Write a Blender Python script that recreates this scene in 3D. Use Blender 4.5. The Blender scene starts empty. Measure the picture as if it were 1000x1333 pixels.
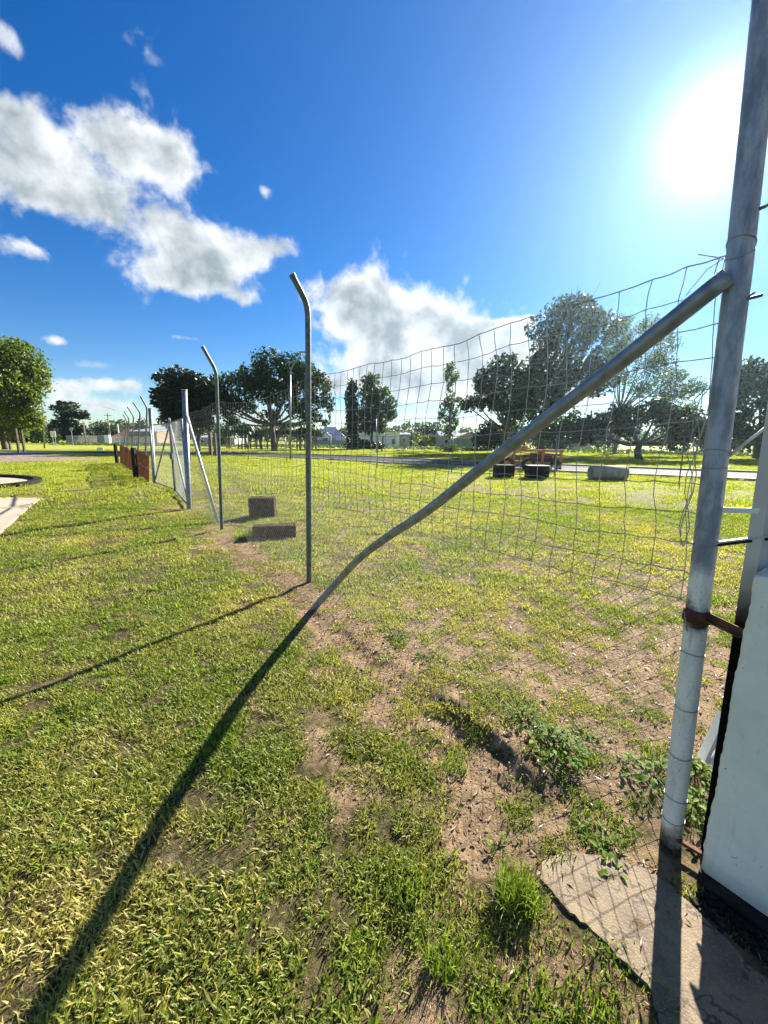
import bpy, math, random
import numpy as np
from mathutils import Vector, Matrix, Quaternion

random.seed(7)
rng = np.random.default_rng(11)
R = math.radians
S = bpy.context.scene
COL = S.collection

# ------------------------------------------------------------------ camera
EYE, FOC, PITCH, ROLL = 1.5, 520.0, R(10.3), R(0.5)
cam_d = bpy.data.cameras.new('camera')
cam = bpy.data.objects.new('camera', cam_d)
COL.objects.link(cam)
S.camera = cam
CAM_ROT = Matrix.Rotation(math.pi / 2 - PITCH, 3, 'X') @ Matrix.Rotation(ROLL, 3, 'Z')
cam.matrix_world = Matrix.Translation((0, 0, EYE)) @ CAM_ROT.to_4x4()
cam_d.sensor_fit = 'VERTICAL'
cam_d.sensor_height = 36
cam_d.lens = FOC / 1333 * 36
cam_d.clip_start = 0.05
cam_d.clip_end = 3000


def ray(px, py):
    return (CAM_ROT @ Vector((px - 500, 666.5 - py, -FOC))).normalized()


def gp(px, py, z=0.0):
    d = ray(px, py)
    t = (z - EYE) / d.z
    return Vector((d.x * t, d.y * t, z))


def at(px, py, Y):
    d = ray(px, py)
    t = Y / d.y
    return Vector((d.x * t, Y, EYE + d.z * t))


# ------------------------------------------------------------------ sun + sky
SUN = ray(934, 172)
SUN_EL = math.asin(SUN.z)
SUN_AZ = math.atan2(SUN.x, SUN.y)
sun_d = bpy.data.lights.new('sun', 'SUN')
sun_d.energy = 5.0
sun_d.angle = R(0.55)
sun_d.color = (1.0, 0.93, 0.80)
sun = bpy.data.objects.new('sun', sun_d)
COL.objects.link(sun)
sun.rotation_mode = 'QUATERNION'
sun.rotation_quaternion = SUN.to_track_quat('Z', 'Y')
sun.location = (0, 0, 30)

W = bpy.data.worlds.new('World')
S.world = W
W.use_nodes = True
nt = W.node_tree
nt.nodes.clear()


class NB:
    """tiny node expression helper"""
    def __init__(s, nt):
        s.nt = nt

    def n(s, t, **kw):
        o = s.nt.nodes.new(t)
        for k, v in kw.items():
            setattr(o, k, v)
        return o

    def put(s, sock, v):
        if v is None:
            return
        if isinstance(v, (int, float)):
            sock.default_value = v
        elif isinstance(v, (tuple, list)):
            v = tuple(v)
            if len(sock.default_value) == 4 and len(v) == 3:
                v = v + (1,)
            sock.default_value = v
        else:
            s.nt.links.new(v, sock)

    def m(s, op, a, b=None, c=None, clamp=False):
        o = s.n('ShaderNodeMath', operation=op, use_clamp=clamp)
        s.put(o.inputs[0], a)
        s.put(o.inputs[1], b)
        if c is not None:
            s.put(o.inputs[2], c)
        return o.outputs[0]

    def vm(s, op, a, b=None, sc=None):
        o = s.n('ShaderNodeVectorMath', operation=op)
        s.put(o.inputs[0], a)
        if b is not None:
            s.put(o.inputs[1], b)
        if sc is not None:
            s.put(o.inputs['Scale'], sc)
        return o.outputs['Value'] if op in ('DOT_PRODUCT', 'LENGTH', 'DISTANCE') else o.outputs[0]

    def mix(s, f, a, b, mode='MIX'):
        o = s.n('ShaderNodeMix', data_type='RGBA', blend_type=mode)
        s.put(o.inputs[0], f)
        s.put(o.inputs[6], a)
        s.put(o.inputs[7], b)
        return o.outputs[2]

    def noise(s, vec, scale, detail=3, rough=0.5, dist=0.0):
        o = s.n('ShaderNodeTexNoise')
        if vec is not None:
            s.put(o.inputs['Vector'], vec)
        s.put(o.inputs['Scale'], scale)
        s.put(o.inputs['Detail'], detail)
        s.put(o.inputs['Roughness'], rough)
        s.put(o.inputs['Distortion'], dist)
        return o.outputs['Fac']

    def rng(s, v, a, b, c=0.0, d=1.0, smooth=True):
        o = s.n('ShaderNodeMapRange')
        o.interpolation_type = 'SMOOTHSTEP' if smooth else 'LINEAR'
        s.put(o.inputs[0], v)
        s.put(o.inputs[1], a)
        s.put(o.inputs[2], b)
        s.put(o.inputs[3], c)
        s.put(o.inputs[4], d)
        return o.outputs[0]


b = NB(nt)
sky = b.n('ShaderNodeTexSky', sky_type='NISHITA')
sky.sun_disc = False
sky.sun_elevation = SUN_EL
sky.sun_rotation = SUN_AZ
sky.air_density = 1.0
sky.dust_density = 0.0
sky.ozone_density = 3.6
SKY_STRENGTH = 0.064
tc = b.n('ShaderNodeTexCoord').outputs['Generated']
sep = b.n('ShaderNodeSeparateXYZ')
b.put(sep.inputs[0], tc)
az = b.m('ARCTAN2', sep.outputs[0], sep.outputs[1])
el = b.m('ARCSINE', sep.outputs[2])
hs = b.n('ShaderNodeHueSaturation')
b.put(hs.inputs['Hue'], 0.511)
b.put(hs.inputs['Saturation'], 1.36)
b.put(hs.inputs['Value'], 0.60)
b.put(hs.inputs['Color'], sky.outputs[0])
skyc = hs.outputs[0]
# clear air round the sun: the aureole
cosang = b.vm('DOT_PRODUCT', tc, tuple(SUN))
ang = b.m('ARCCOSINE', b.m('MINIMUM', cosang, 0.999999))
g1 = b.m('EXPONENT', b.m('MULTIPLY', b.m('POWER', b.m('DIVIDE', ang, R(3.6)), 2.0), -1.0))
g2 = b.m('EXPONENT', b.m('DIVIDE', ang, -R(15.0)))
glow = b.m('ADD', b.m('MULTIPLY', g1, 7.0), b.m('MULTIPLY', g2, 2.7))
gcol = b.vm('SCALE', (0.66, 0.86, 1.0), sc=glow)
skyc = b.vm('ADD', skyc, gcol)

# clouds: cumulus set out by direction, broken up with noise
wn = b.n('ShaderNodeTexNoise')
b.put(wn.inputs['Vector'], tc)
b.put(wn.inputs['Scale'], 5.0)
b.put(wn.inputs['Detail'], 3.0)
warp = b.vm('SCALE', b.vm('SUBTRACT', wn.outputs['Color'], (0.5, 0.5, 0.5)), sc=0.07)
pw = b.vm('ADD', tc, warp)
f1 = b.noise(pw, 7.0, 8, 0.52)
fh = b.noise(pw, 34.0, 6, 0.55)
f2 = b.noise(pw, 3.2, 4, 0.55)


def azel(px, py):
    d = ray(px, py)
    return math.atan2(d.x, d.y), math.asin(d.z)


blobs = [(30, 215, 95, 62), (150, 185, 72, 44), (215, 205, 50, 32), (110, 255, 80, 32), (20, 150, 30, 22),
         (240, 322, 66, 44), (305, 330, 52, 28), (375, 322, 24, 15), (235, 365, 50, 18),
         (6, 48, 20, 20), (32, 322, 36, 13), (345, 250, 9, 9), (318, 388, 20, 10),
         (455, 382, 62, 30), (515, 400, 62, 36), (545, 430, 55, 30), (445, 420, 30, 20), (628, 462, 80, 40), (560, 470, 80, 34), (660, 420, 30, 5),
         (130, 476, 24, 6), (78, 443, 15, 6), (500, 478, 90, 22), (600, 510, 110, 22), (420, 500, 60, 10), (690, 480, 60, 22),
         (150, 500, 45, 10), (80, 505, 35, 10), (110, 528, 80, 12), (240, 440, 20, 4), (740, 520, 60, 14),
         (-160, 300, 110, 60), (-260, 440, 90, 30), (-120, 470, 60, 12)]
field = None
for (px, py, rx, ry) in blobs:
    a0, e0 = azel(px, py)
    a1, e1 = azel(px + rx, py)
    a2, e2 = azel(px - rx, py)
    a3, e3 = azel(px, py - ry)
    a4, e4 = azel(px, py + ry)
    du = max(abs(a1 - a2), abs(e1 - e2)) / 2
    dv = max(abs(e3 - e4), abs(a3 - a4)) / 2
    u = b.m('DIVIDE', b.m('SUBTRACT', az, a0), du)
    v = b.m('DIVIDE', b.m('SUBTRACT', el, e0), dv)
    d2 = b.m('ADD', b.m('MULTIPLY', u, u), b.m('MULTIPLY', v, v))
    amp = 1.0 if rx > 44 else 0.74
    g = b.m('MULTIPLY', b.m('EXPONENT', b.m('MULTIPLY', d2, -0.9 if rx > 44 else -0.6)), amp)
    field = g if field is None else b.m('ADD', field, g)
# everywhere out of frame and low down: scattered fair-weather cloud; the unseen part is thickened to brighten shaded sides
gen = b.m('MULTIPLY', b.rng(f2, 0.49, 0.65), b.rng(b.m('ABSOLUTE', az), 1.1, 1.5))
low = b.m('MULTIPLY', b.m('MULTIPLY', b.rng(el, 0.20, 0.02), b.rng(b.noise(b.vm('MULTIPLY', tc, (1, 1, 3.2)), 6.0, 7, 0.6), 0.40, 0.62)), 0.62)
low = b.m('MULTIPLY', low, b.rng(ang, 0.35, 0.8))
field = b.m('MAXIMUM', b.m('MINIMUM', field, 1.35), b.m('MAXIMUM', gen, low))
dens = b.m('ADD', b.m('ADD', field, b.m('MULTIPLY', b.m('SUBTRACT', f1, 0.5), 1.9)), b.m('MULTIPLY', b.m('SUBTRACT', fh, 0.5), 1.0))
cover = b.rng(dens, 0.34, 0.95)
# thick middles and undersides are grey, thin edges bright
f3 = b.noise(b.vm('ADD', pw, tuple(SUN * 0.03 + Vector((0, 0, 0.02)))), 9.0, 6, 0.55)
f4 = b.noise(pw, 9.0, 6, 0.55)
edge = b.m('ADD', b.m('SUBTRACT', f3, f4), b.m('MULTIPLY', b.m('SUBTRACT', 0.5, fh), 0.10))
core = b.rng(b.m('ADD', b.m('ADD', b.m('MULTIPLY', dens, 0.55), b.m('MULTIPLY', field, 0.45)), b.m('MULTIPLY', edge, 5.5)), 0.45, 2.1, 0.0, 1.0, False)
ccol = b.mix(core, (4.3, 4.45, 4.5), (1.65, 1.95, 2.1))
ccol = b.vm('ADD', ccol, b.vm('SCALE', (0.9, 0.97, 1.0), sc=b.m('MULTIPLY', g2, 3.0)))
final = b.mix(b.m('MULTIPLY', cover, 0.94), skyc, ccol)
bg = b.n('ShaderNodeBackground')
b.put(bg.inputs['Color'], final)
b.put(bg.inputs['Strength'], SKY_STRENGTH)
wo = b.n('ShaderNodeOutputWorld')
nt.links.new(bg.outputs[0], wo.inputs[0])
W.cycles.sampling_method = 'MANUAL'
W.cycles.sample_map_resolution = 512

S.view_settings.view_transform = 'Standard'
S.view_settings.look = 'None'
S.view_settings.exposure = 1.95
S.view_settings.gamma = 1
S.view_settings.use_curve_mapping = False
S.render.engine = 'CYCLES'
S.cycles.max_bounces = 8
S.cycles.transparent_max_bounces = 8


# ------------------------------------------------------------------ materials
def principled(name):
    m = bpy.data.materials.new(name)
    m.use_nodes = True
    t = m.node_tree
    t.nodes.clear()
    nb = NB(t)
    p = nb.n('ShaderNodeBsdfPrincipled')
    o = nb.n('ShaderNodeOutputMaterial')
    t.links.new(p.outputs[0], o.inputs[0])
    return m, nb, p, o


def mat(name, c1, c2=None, rough=0.7, metal=0.0, scale=8.0, bump=0.0, bscale=60.0, c3=None, s3=2.0, t3=(0.55, 0.7), stretch=None):
    m, nb, p, o = principled(name)
    co = nb.n('ShaderNodeTexCoord').outputs['Object']
    if stretch:
        co = nb.vm('MULTIPLY', co, stretch)
    c = nb.mix(nb.rng(nb.noise(co, scale, 6, 0.6), 0.35, 0.65), c1, c2 or tuple(x * 0.75 for x in c1))
    if c3:
        c = nb.mix(nb.rng(nb.noise(co, s3, 8, 0.65), *t3), c, c3)
    nb.put(p.inputs['Base Color'], c)
    nb.put(p.inputs['Roughness'], rough)
    nb.put(p.inputs['Metallic'], metal)
    if name in ('bitumen', 'dark_timber', 'weathered_concrete', 'asphalt'):
        nb.put(p.inputs['Specular IOR Level'], 0.12 if name != 'asphalt' else 0.05)
    if bump:
        bn = nb.n('ShaderNodeBump')
        nb.put(bn.inputs['Strength'], bump)
        nb.put(bn.inputs['Distance'], 0.01)
        nb.put(bn.inputs['Height'], nb.noise(co, bscale, 6, 0.65))
        nb.put(p.inputs['Normal'], bn.outputs[0])
    return m


def leaf_mat(name, c1, c2, c3=None, trans=0.45, rough=0.45, attr='tint', instancer=False, spec=0.35):
    m, nb, p, o = principled(name)
    a = nb.n('ShaderNodeAttribute')
    a.attribute_name = attr
    a.attribute_type = 'GEOMETRY'
    f = a.outputs['Fac']
    c = nb.mix(f, c1, c2)
    if instancer:
        d = nb.n('ShaderNodeAttribute')
        d.attribute_name = 'dry'
        d.attribute_type = 'INSTANCER'
        dd = nb.m('ADD', d.outputs['Fac'], nb.m('MULTIPLY', nb.m('SUBTRACT', f, 0.5), 0.9), clamp=True)
        c = nb.mix(dd, c, c3)
    nb.put(p.inputs['Base Color'], c)
    nb.put(p.inputs['Roughness'], rough)
    nb.put(p.inputs['Specular IOR Level'], spec)
    tr = nb.n('ShaderNodeBsdfTranslucent')
    nb.put(tr.inputs[0], nb.mix(1.0, c, (1.05, 1.15, 0.45), 'MULTIPLY'))
    mx = nb.n('ShaderNodeMixShader')
    nb.put(mx.inputs[0], trans)
    m.node_tree.links.new(p.outputs[0], mx.inputs[1])
    m.node_tree.links.new(tr.outputs[0], mx.inputs[2])
    m.node_tree.links.new(mx.outputs[0], o.inputs[0])
    return m


M = {}
M['galv'] = mat('galvanised', (0.25, 0.285, 0.32), (0.15, 0.175, 0.20), 0.45, 0.55, 14, 0.25, 90, (0.30, 0.32, 0.33), 5)
M['galv_dark'] = mat('galvanised_weathered', (0.13, 0.16, 0.16), (0.07, 0.085, 0.085), 0.55, 0.4, 25, 0.3, 90, (0.20, 0.18, 0.14), 9)
M['galv_light'] = mat('galvanised_pale', (0.50, 0.52, 0.52), (0.36, 0.38, 0.38), 0.5, 0.3, 20, 0.2, 90)
M['wire'] = mat('wire', (0.26, 0.25, 0.25), (0.34, 0.33, 0.32), 0.5, 0.6, 40)
M['chain'] = mat('chain_wire', (0.22, 0.215, 0.20), (0.12, 0.11, 0.10), 0.8, 0.0, 40)
M['white'] = mat('white_paint', (0.72, 0.74, 0.72), (0.62, 0.65, 0.64), 0.6, 0, 12, 0.1, 90)
M['rust'] = mat('rust', (0.16, 0.055, 0.025), (0.055, 0.022, 0.014), 0.85, 0.1, 16, 0.5, 80, (0.30, 0.12, 0.06), 6)
M['rust_sheet'] = mat('rusty_sheet', (0.45, 0.16, 0.06), (0.14, 0.05, 0.03), 0.85, 0.0, 2.5, 0.3, 40, (0.30, 0.20, 0.14), 1.2)
M['orange'] = mat('orange_frame', (0.62, 0.26, 0.10), (0.42, 0.18, 0.08), 0.75, 0.0, 8, 0.2, 60)
M['black'] = mat('black_rubber', (0.022, 0.022, 0.022), (0.012, 0.012, 0.012), 0.7, 0.0, 10, 0.3, 40)
M['dark_wood'] = mat('dark_timber', (0.035, 0.030, 0.026), (0.015, 0.014, 0.013), 0.85, 0.0, 10, 0.3, 40)
M['bitumen'] = mat('bitumen', (0.012, 0.012, 0.012), (0.03, 0.027, 0.024), 0.85, 0.0, 18, 0.8, 50, (0.10, 0.085, 0.07), 9, (0.62, 0.72))
M['concrete'] = mat('concrete', (0.34, 0.32, 0.29), (0.24, 0.22, 0.20), 0.85, 0, 6, 0.5, 70, (0.15, 0.14, 0.12), 3)
M['concrete_dark'] = mat('weathered_concrete', (0.085, 0.060, 0.036), (0.032, 0.024, 0.016), 0.92, 0, 9, 0.9, 45, (0.035, 0.032, 0.022), 4, (0.45, 0.65))
M['driveway'] = mat('driveway', (0.42, 0.33, 0.24), (0.34, 0.27, 0.20), 0.9, 0, 1.2, 0.3, 60, (0.25, 0.19, 0.13), 0.6)
M['asphalt'] = mat('asphalt', (0.06, 0.063, 0.070), (0.042, 0.045, 0.050), 0.8, 0, 0.6, 0.3, 60, (0.11, 0.105, 0.10), 0.3)
M['mulch'] = mat('mulch', (0.24, 0.18, 0.13), (0.09, 0.065, 0.05), 0.95, 0, 3.0, 1.0, 8, (0.36, 0.30, 0.24), 5)
M['bark'] = mat('bark', (0.10, 0.08, 0.065), (0.05, 0.04, 0.034), 0.9, 0, 3, 0.6, 20)
M['bark_pale'] = mat('bark_pale', (0.30, 0.26, 0.22), (0.12, 0.10, 0.085), 0.9, 0, 3, 0.5, 20)
M['roof_grey'] = mat('roof_grey', (0.42, 0.45, 0.50), (0.34, 0.37, 0.42), 0.4, 0.2, 2)
M['roof_red'] = mat('roof_red', (0.50, 0.17, 0.12), (0.40, 0.13, 0.10), 0.7, 0, 3)
M['wall_grey'] = mat('wall_grey', (0.30, 0.33, 0.36), (0.24, 0.27, 0.30), 0.8, 0, 2)
M['wall_white'] = mat('wall_white', (0.86, 0.87, 0.88), (0.80, 0.81, 0.83), 0.6, 0, 2)
M['wall_cream'] = mat('wall_cream', (0.55, 0.50, 0.42), (0.45, 0.41, 0.35), 0.8, 0, 2)
M['glass'] = mat('dark_glass', (0.02, 0.025, 0.03), (0.015, 0.018, 0.02), 0.08, 0, 2)
M['paling'] = mat('pale_paling', (0.52, 0.50, 0.47), (0.36, 0.34, 0.31), 0.85, 0, 3)
M['sign_white'] = mat('sign_white', (0.8, 0.8, 0.8), (0.72, 0.72, 0.72), 0.5, 0, 3)
M['timber_stake'] = mat('timber_stake', (0.10, 0.075, 0.05), (0.06, 0.045, 0.03), 0.9, 0, 8)

M['leaf_dark'] = leaf_mat('leaf_dark', (0.010, 0.022, 0.007), (0.035, 0.065, 0.016), trans=0.22)
M['leaf_euc'] = leaf_mat('leaf_eucalypt', (0.012, 0.028, 0.009), (0.040, 0.074, 0.022), trans=0.34, spec=0.12)
M['leaf_mid'] = leaf_mat('leaf_mid', (0.022, 0.045, 0.012), (0.080, 0.120, 0.030), trans=0.40)
M['leaf_light'] = leaf_mat('leaf_light', (0.055, 0.095, 0.018), (0.22, 0.25, 0.050), trans=0.50)
M['leaf_airy'] = leaf_mat('leaf_airy', (0.045, 0.080, 0.025), (0.12, 0.17, 0.055), trans=0.45)
M['leaf_weed'] = leaf_mat('leaf_weed', (0.07, 0.15, 0.012), (0.22, 0.33, 0.03), trans=0.55, rough=0.6, spec=0.15)
M['grass'] = leaf_mat('grass_blade', (0.080, 0.155, 0.015), (0.33, 0.39, 0.045), (0.54, 0.45, 0.17), trans=0.52, rough=0.5, instancer=True, spec=0.3)
M['grass_far'] = leaf_mat('grass_blade_far', (0.18, 0.24, 0.015), (0.38, 0.41, 0.035), (0.44, 0.38, 0.10), trans=0.5, rough=0.55, instancer=True, spec=0.25)
M['tuft'] = leaf_mat('grass_tuft', (0.09, 0.16, 0.02), (0.30, 0.36, 0.05), trans=0.45, rough=0.45)


def post_material():
    """big strainer post: white paint on its lower metre, bare galvanising above, rust round the bracket"""
    m, nb, p, o = principled('strainer_post_finish')
    co = nb.n('ShaderNodeTexCoord').outputs['Object']
    sp = nb.n('ShaderNodeSeparateXYZ')
    nb.put(sp.inputs[0], co)
    z = sp.outputs[2]
    zz = nb.m('ADD', z, nb.m('MULTIPLY', nb.m('SUBTRACT', nb.noise(co, 9, 6, 0.6), 0.5), 0.25))
    galv = nb.mix(nb.rng(nb.noise(nb.vm('MULTIPLY', co, (1, 1, 0.35)), 22, 8, 0.7), 0.38, 0.62), (0.17, 0.20, 0.245), (0.33, 0.37, 0.43))
    paint = nb.mix(nb.rng(nb.noise(nb.vm('MULTIPLY', co, (1, 1, 0.25)), 24, 8, 0.7), 0.45, 0.75), (0.78, 0.78, 0.70), (0.50, 0.50, 0.46))
    paint = nb.mix(nb.m('MULTIPLY', nb.rng(nb.noise(co, 160, 3, 0.6), 0.60, 0.68), 0.6), paint, (0.16, 0.13, 0.11))
    c = nb.mix(nb.rng(zz, 1.02, 1.10), paint, galv)
    rd = nb.m('ABSOLUTE', nb.m('SUBTRACT', zz, 0.905))
    c = nb.mix(nb.rng(rd, 0.075, 0.015), c, (0.035, 0.022, 0.017))
    c = nb.mix(nb.rng(zz, 0.10, 0.0), c, (0.10, 0.07, 0.05))
    nb.put(p.inputs['Base Color'], c)
    nb.put(p.inputs['Roughness'], 0.5)
    nb.put(p.inputs['Metallic'], nb.rng(zz, 1.02, 1.1, 0.0, 0.35))
    bn = nb.n('ShaderNodeBump')
    nb.put(bn.inputs['Strength'], 0.3)
    nb.put(bn.inputs['Distance'], 0.003)
    nb.put(bn.inputs['Height'], nb.noise(co, 130, 6, 0.65))
    nb.put(p.inputs['Normal'], bn.outputs[0])
    return m


M['strainer'] = post_material()


def render_material():
    m, nb, p, o = principled('painted_render')
    co = nb.n('ShaderNodeTexCoord').outputs['Object']
    sp = nb.n('ShaderNodeSeparateXYZ')
    nb.put(sp.inputs[0], co)
    c = nb.mix(nb.rng(nb.noise(co, 3.5, 8, 0.65), 0.35, 0.7), (0.84, 0.85, 0.73), (0.70, 0.71, 0.60))
    c = nb.mix(nb.m('MULTIPLY', nb.rng(nb.noise(nb.vm('MULTIPLY', co, (1, 1, 0.3)), 40, 6, 0.7), 0.6, 0.72), 0.35), c, (0.30, 0.33, 0.29))
    grime = nb.rng(nb.m('ADD', sp.outputs[2], nb.m('MULTIPLY', nb.noise(co, 14, 6, 0.7), 0.12)), 0.20, 0.10)
    c = nb.mix(nb.m('MULTIPLY', grime, 0.6), c, (0.22, 0.23, 0.21))
    drip = nb.rng(nb.noise(nb.vm('MULTIPLY', co, (9, 9, 0.7)), 3.0, 5, 0.6), 0.56, 0.74)
    c = nb.mix(nb.m('MULTIPLY', drip, 0.30), c, (0.42, 0.41, 0.34))
    spots = nb.rng(nb.noise(co, 55, 2, 0.5), 0.72, 0.76)
    c = nb.mix(nb.m('MULTIPLY', spots, 0.7), c, (0.10, 0.10, 0.09))
    nb.put(p.inputs['Base Color'], c)
    nb.put(p.inputs['Roughness'], 0.75)
    bn = nb.n('ShaderNodeBump')
    nb.put(bn.inputs['Strength'], 0.55)
    nb.put(bn.inputs['Distance'], 0.006)
    h = nb.m('ADD', nb.noise(co, 22, 6, 0.6), nb.m('MULTIPLY', nb.noise(co, 190, 3, 0.6), 0.25))
    nb.put(bn.inputs['Height'], h)
    nb.put(p.inputs['Normal'], bn.outputs[0])
    return m


M['render'] = render_material()


def cladding_material():
    m, nb, p, o = principled('beige_steel_cladding')
    co = nb.n('ShaderNodeTexCoord').outputs['Object']
    sp = nb.n('ShaderNodeSeparateXYZ')
    nb.put(sp.inputs[0], co)
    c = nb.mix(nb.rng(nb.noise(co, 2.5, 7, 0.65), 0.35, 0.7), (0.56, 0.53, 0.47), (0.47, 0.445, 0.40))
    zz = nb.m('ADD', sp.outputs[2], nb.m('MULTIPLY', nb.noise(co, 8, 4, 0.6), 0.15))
    c = nb.mix(nb.rng(zz, 1.22, 0.95), c, (0.006, 0.006, 0.006))  # shade of the narrow gap behind the wall painted in: black below
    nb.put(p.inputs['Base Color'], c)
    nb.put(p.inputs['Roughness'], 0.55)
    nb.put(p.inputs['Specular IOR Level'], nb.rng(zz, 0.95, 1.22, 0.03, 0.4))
    return m


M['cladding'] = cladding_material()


def slab_material():
    m, nb, p, o = principled('aggregate_slab')
    co = nb.n('ShaderNodeTexCoord').outputs['Object']
    c = nb.mix(nb.rng(nb.noise(co, 7, 8, 0.7), 0.35, 0.65), (0.24, 0.178, 0.110), (0.14, 0.104, 0.068))
    v = nb.n('ShaderNodeTexVoronoi')
    nb.put(v.inputs['Vector'], co)
    nb.put(v.inputs['Scale'], 150)
    c = nb.mix(nb.m('MULTIPLY', nb.rng(v.outputs['Distance'], 0.28, 0.12), 0.45), c, (0.46, 0.42, 0.36))
    c = nb.mix(nb.m('MULTIPLY', nb.rng(nb.noise(co, 26, 6, 0.7), 0.58, 0.70), 0.85), c, (0.13, 0.088, 0.055))
    cr = nb.m('ABSOLUTE', nb.m('SUBTRACT', nb.noise(co, 2.6, 5, 0.6), 0.5))
    c = nb.mix(nb.m('MULTIPLY', nb.rng(cr, 0.010, 0.003), 0.75), c, (0.05, 0.038, 0.03))
    nb.put(p.inputs['Base Color'], c)
    nb.put(p.inputs['Roughness'], 0.85)
    bn = nb.n('ShaderNodeBump')
    nb.put(bn.inputs['Strength'], 0.45)
    nb.put(bn.inputs['Distance'], 0.002)
    nb.put(bn.inputs['Height'], nb.m('ADD', v.outputs['Distance'], nb.noise(co, 60, 6, 0.7)))
    nb.put(p.inputs['Normal'], bn.outputs[0])
    return m


M['slab'] = slab_material()


def ground_material():
    m, nb, p, o = principled('soil_and_turf')
    co = nb.n('ShaderNodeTexCoord').outputs['Object']
    a = nb.n('ShaderNodeAttribute')
    a.attribute_name = 'bare'
    bare = a.outputs['Fac']
    soil = nb.mix(nb.rng(nb.noise(co, 5, 8, 0.65), 0.35, 0.65), (0.345, 0.240, 0.140), (0.20, 0.138, 0.080))
    soil = nb.mix(nb.rng(nb.noise(co, 42, 8, 0.75), 0.50, 0.66), soil, (0.11, 0.072, 0.045))
    soil = nb.mix(nb.m('MULTIPLY', nb.rng(nb.noise(co, 150, 4, 0.7), 0.58, 0.68), 0.5), soil, (0.46, 0.35, 0.24))
    thatch = nb.mix(nb.rng(nb.noise(co, 30, 8, 0.75), 0.38, 0.62), (0.055, 0.05, 0.02), (0.15, 0.12, 0.055))
    far = nb.mix(nb.rng(nb.noise(co, 0.35, 6, 0.6), 0.35, 0.65), (0.25, 0.29, 0.022), (0.31, 0.30, 0.045))
    far = nb.mix(nb.m('MULTIPLY', nb.rng(nb.noise(co, 3.0, 8, 0.75), 0.50, 0.68), 0.55), far, (0.11, 0.14, 0.03))
    d = nb.vm('LENGTH', co)
    turf = nb.mix(nb.rng(d, 8.0, 22.0), thatch, far)
    f = nb.m('ADD', bare, nb.m('MULTIPLY', nb.m('SUBTRACT', nb.noise(co, 14, 8, 0.75), 0.5), 1.2))
    c = nb.mix(nb.rng(f, 0.15, 0.62), turf, soil)
    nb.put(p.inputs['Base Color'], c)
    nb.put(p.inputs['Roughness'], 0.95)
    nb.put(p.inputs['Specular IOR Level'], 0.15)
    bn = nb.n('ShaderNodeBump')
    nb.put(bn.inputs['Strength'], 1.0)
    nb.put(bn.inputs['Distance'], 0.028)
    h = nb.m('ADD', nb.noise(co, 38, 8, 0.7), nb.m('MULTIPLY', nb.noise(co, 160, 4, 0.7), 0.35))
    nb.put(bn.inputs['Height'], h)
    nb.put(p.inputs['Normal'], bn.outputs[0])
    return m


M['ground'] = ground_material()
M['clod'] = mat('soil_clod', (0.36, 0.25, 0.15), (0.22, 0.15, 0.09), 0.95, 0, 30, 0.6, 200)
M['litter'] = leaf_mat('dry_litter', (0.09, 0.055, 0.03), (0.40, 0.29, 0.16), trans=0.2)


# ------------------------------------------------------------------ mesh helpers
def tag(o, label=None, cat=None, group=None, kind=None):
    if label:
        o['label'] = label
    if cat:
        o['category'] = cat
    if group:
        o['group'] = group
    if kind:
        o['kind'] = kind
    return o


def empty(name, loc, label, cat, group=None, rz=0.0):
    o = bpy.data.objects.new(name, None)
    COL.objects.link(o)
    o.location = loc
    o.rotation_euler = (0, 0, rz)
    o.empty_display_size = 0.2
    return tag(o, label, cat, group)


def link(name, me, material, parent=None, smooth=False):
    if material is not None:
        me.materials.clear()
        me.materials.append(material)
    if smooth:
        me.polygons.foreach_set('use_smooth', [True] * len(me.polygons))
    o = bpy.data.objects.new(name, me)
    COL.objects.link(o)
    if parent is not None:
        o.parent = parent
        # meshes are written in world space: take the parent's base off again
        pm = Matrix.LocRotScale(parent.location, parent.rotation_euler, None)
        p2 = parent.parent
        while p2 is not None:
            pm = Matrix.LocRotScale(p2.location, p2.rotation_euler, None) @ pm
            p2 = p2.parent
        me.transform(pm.inverted())
    return o


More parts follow.
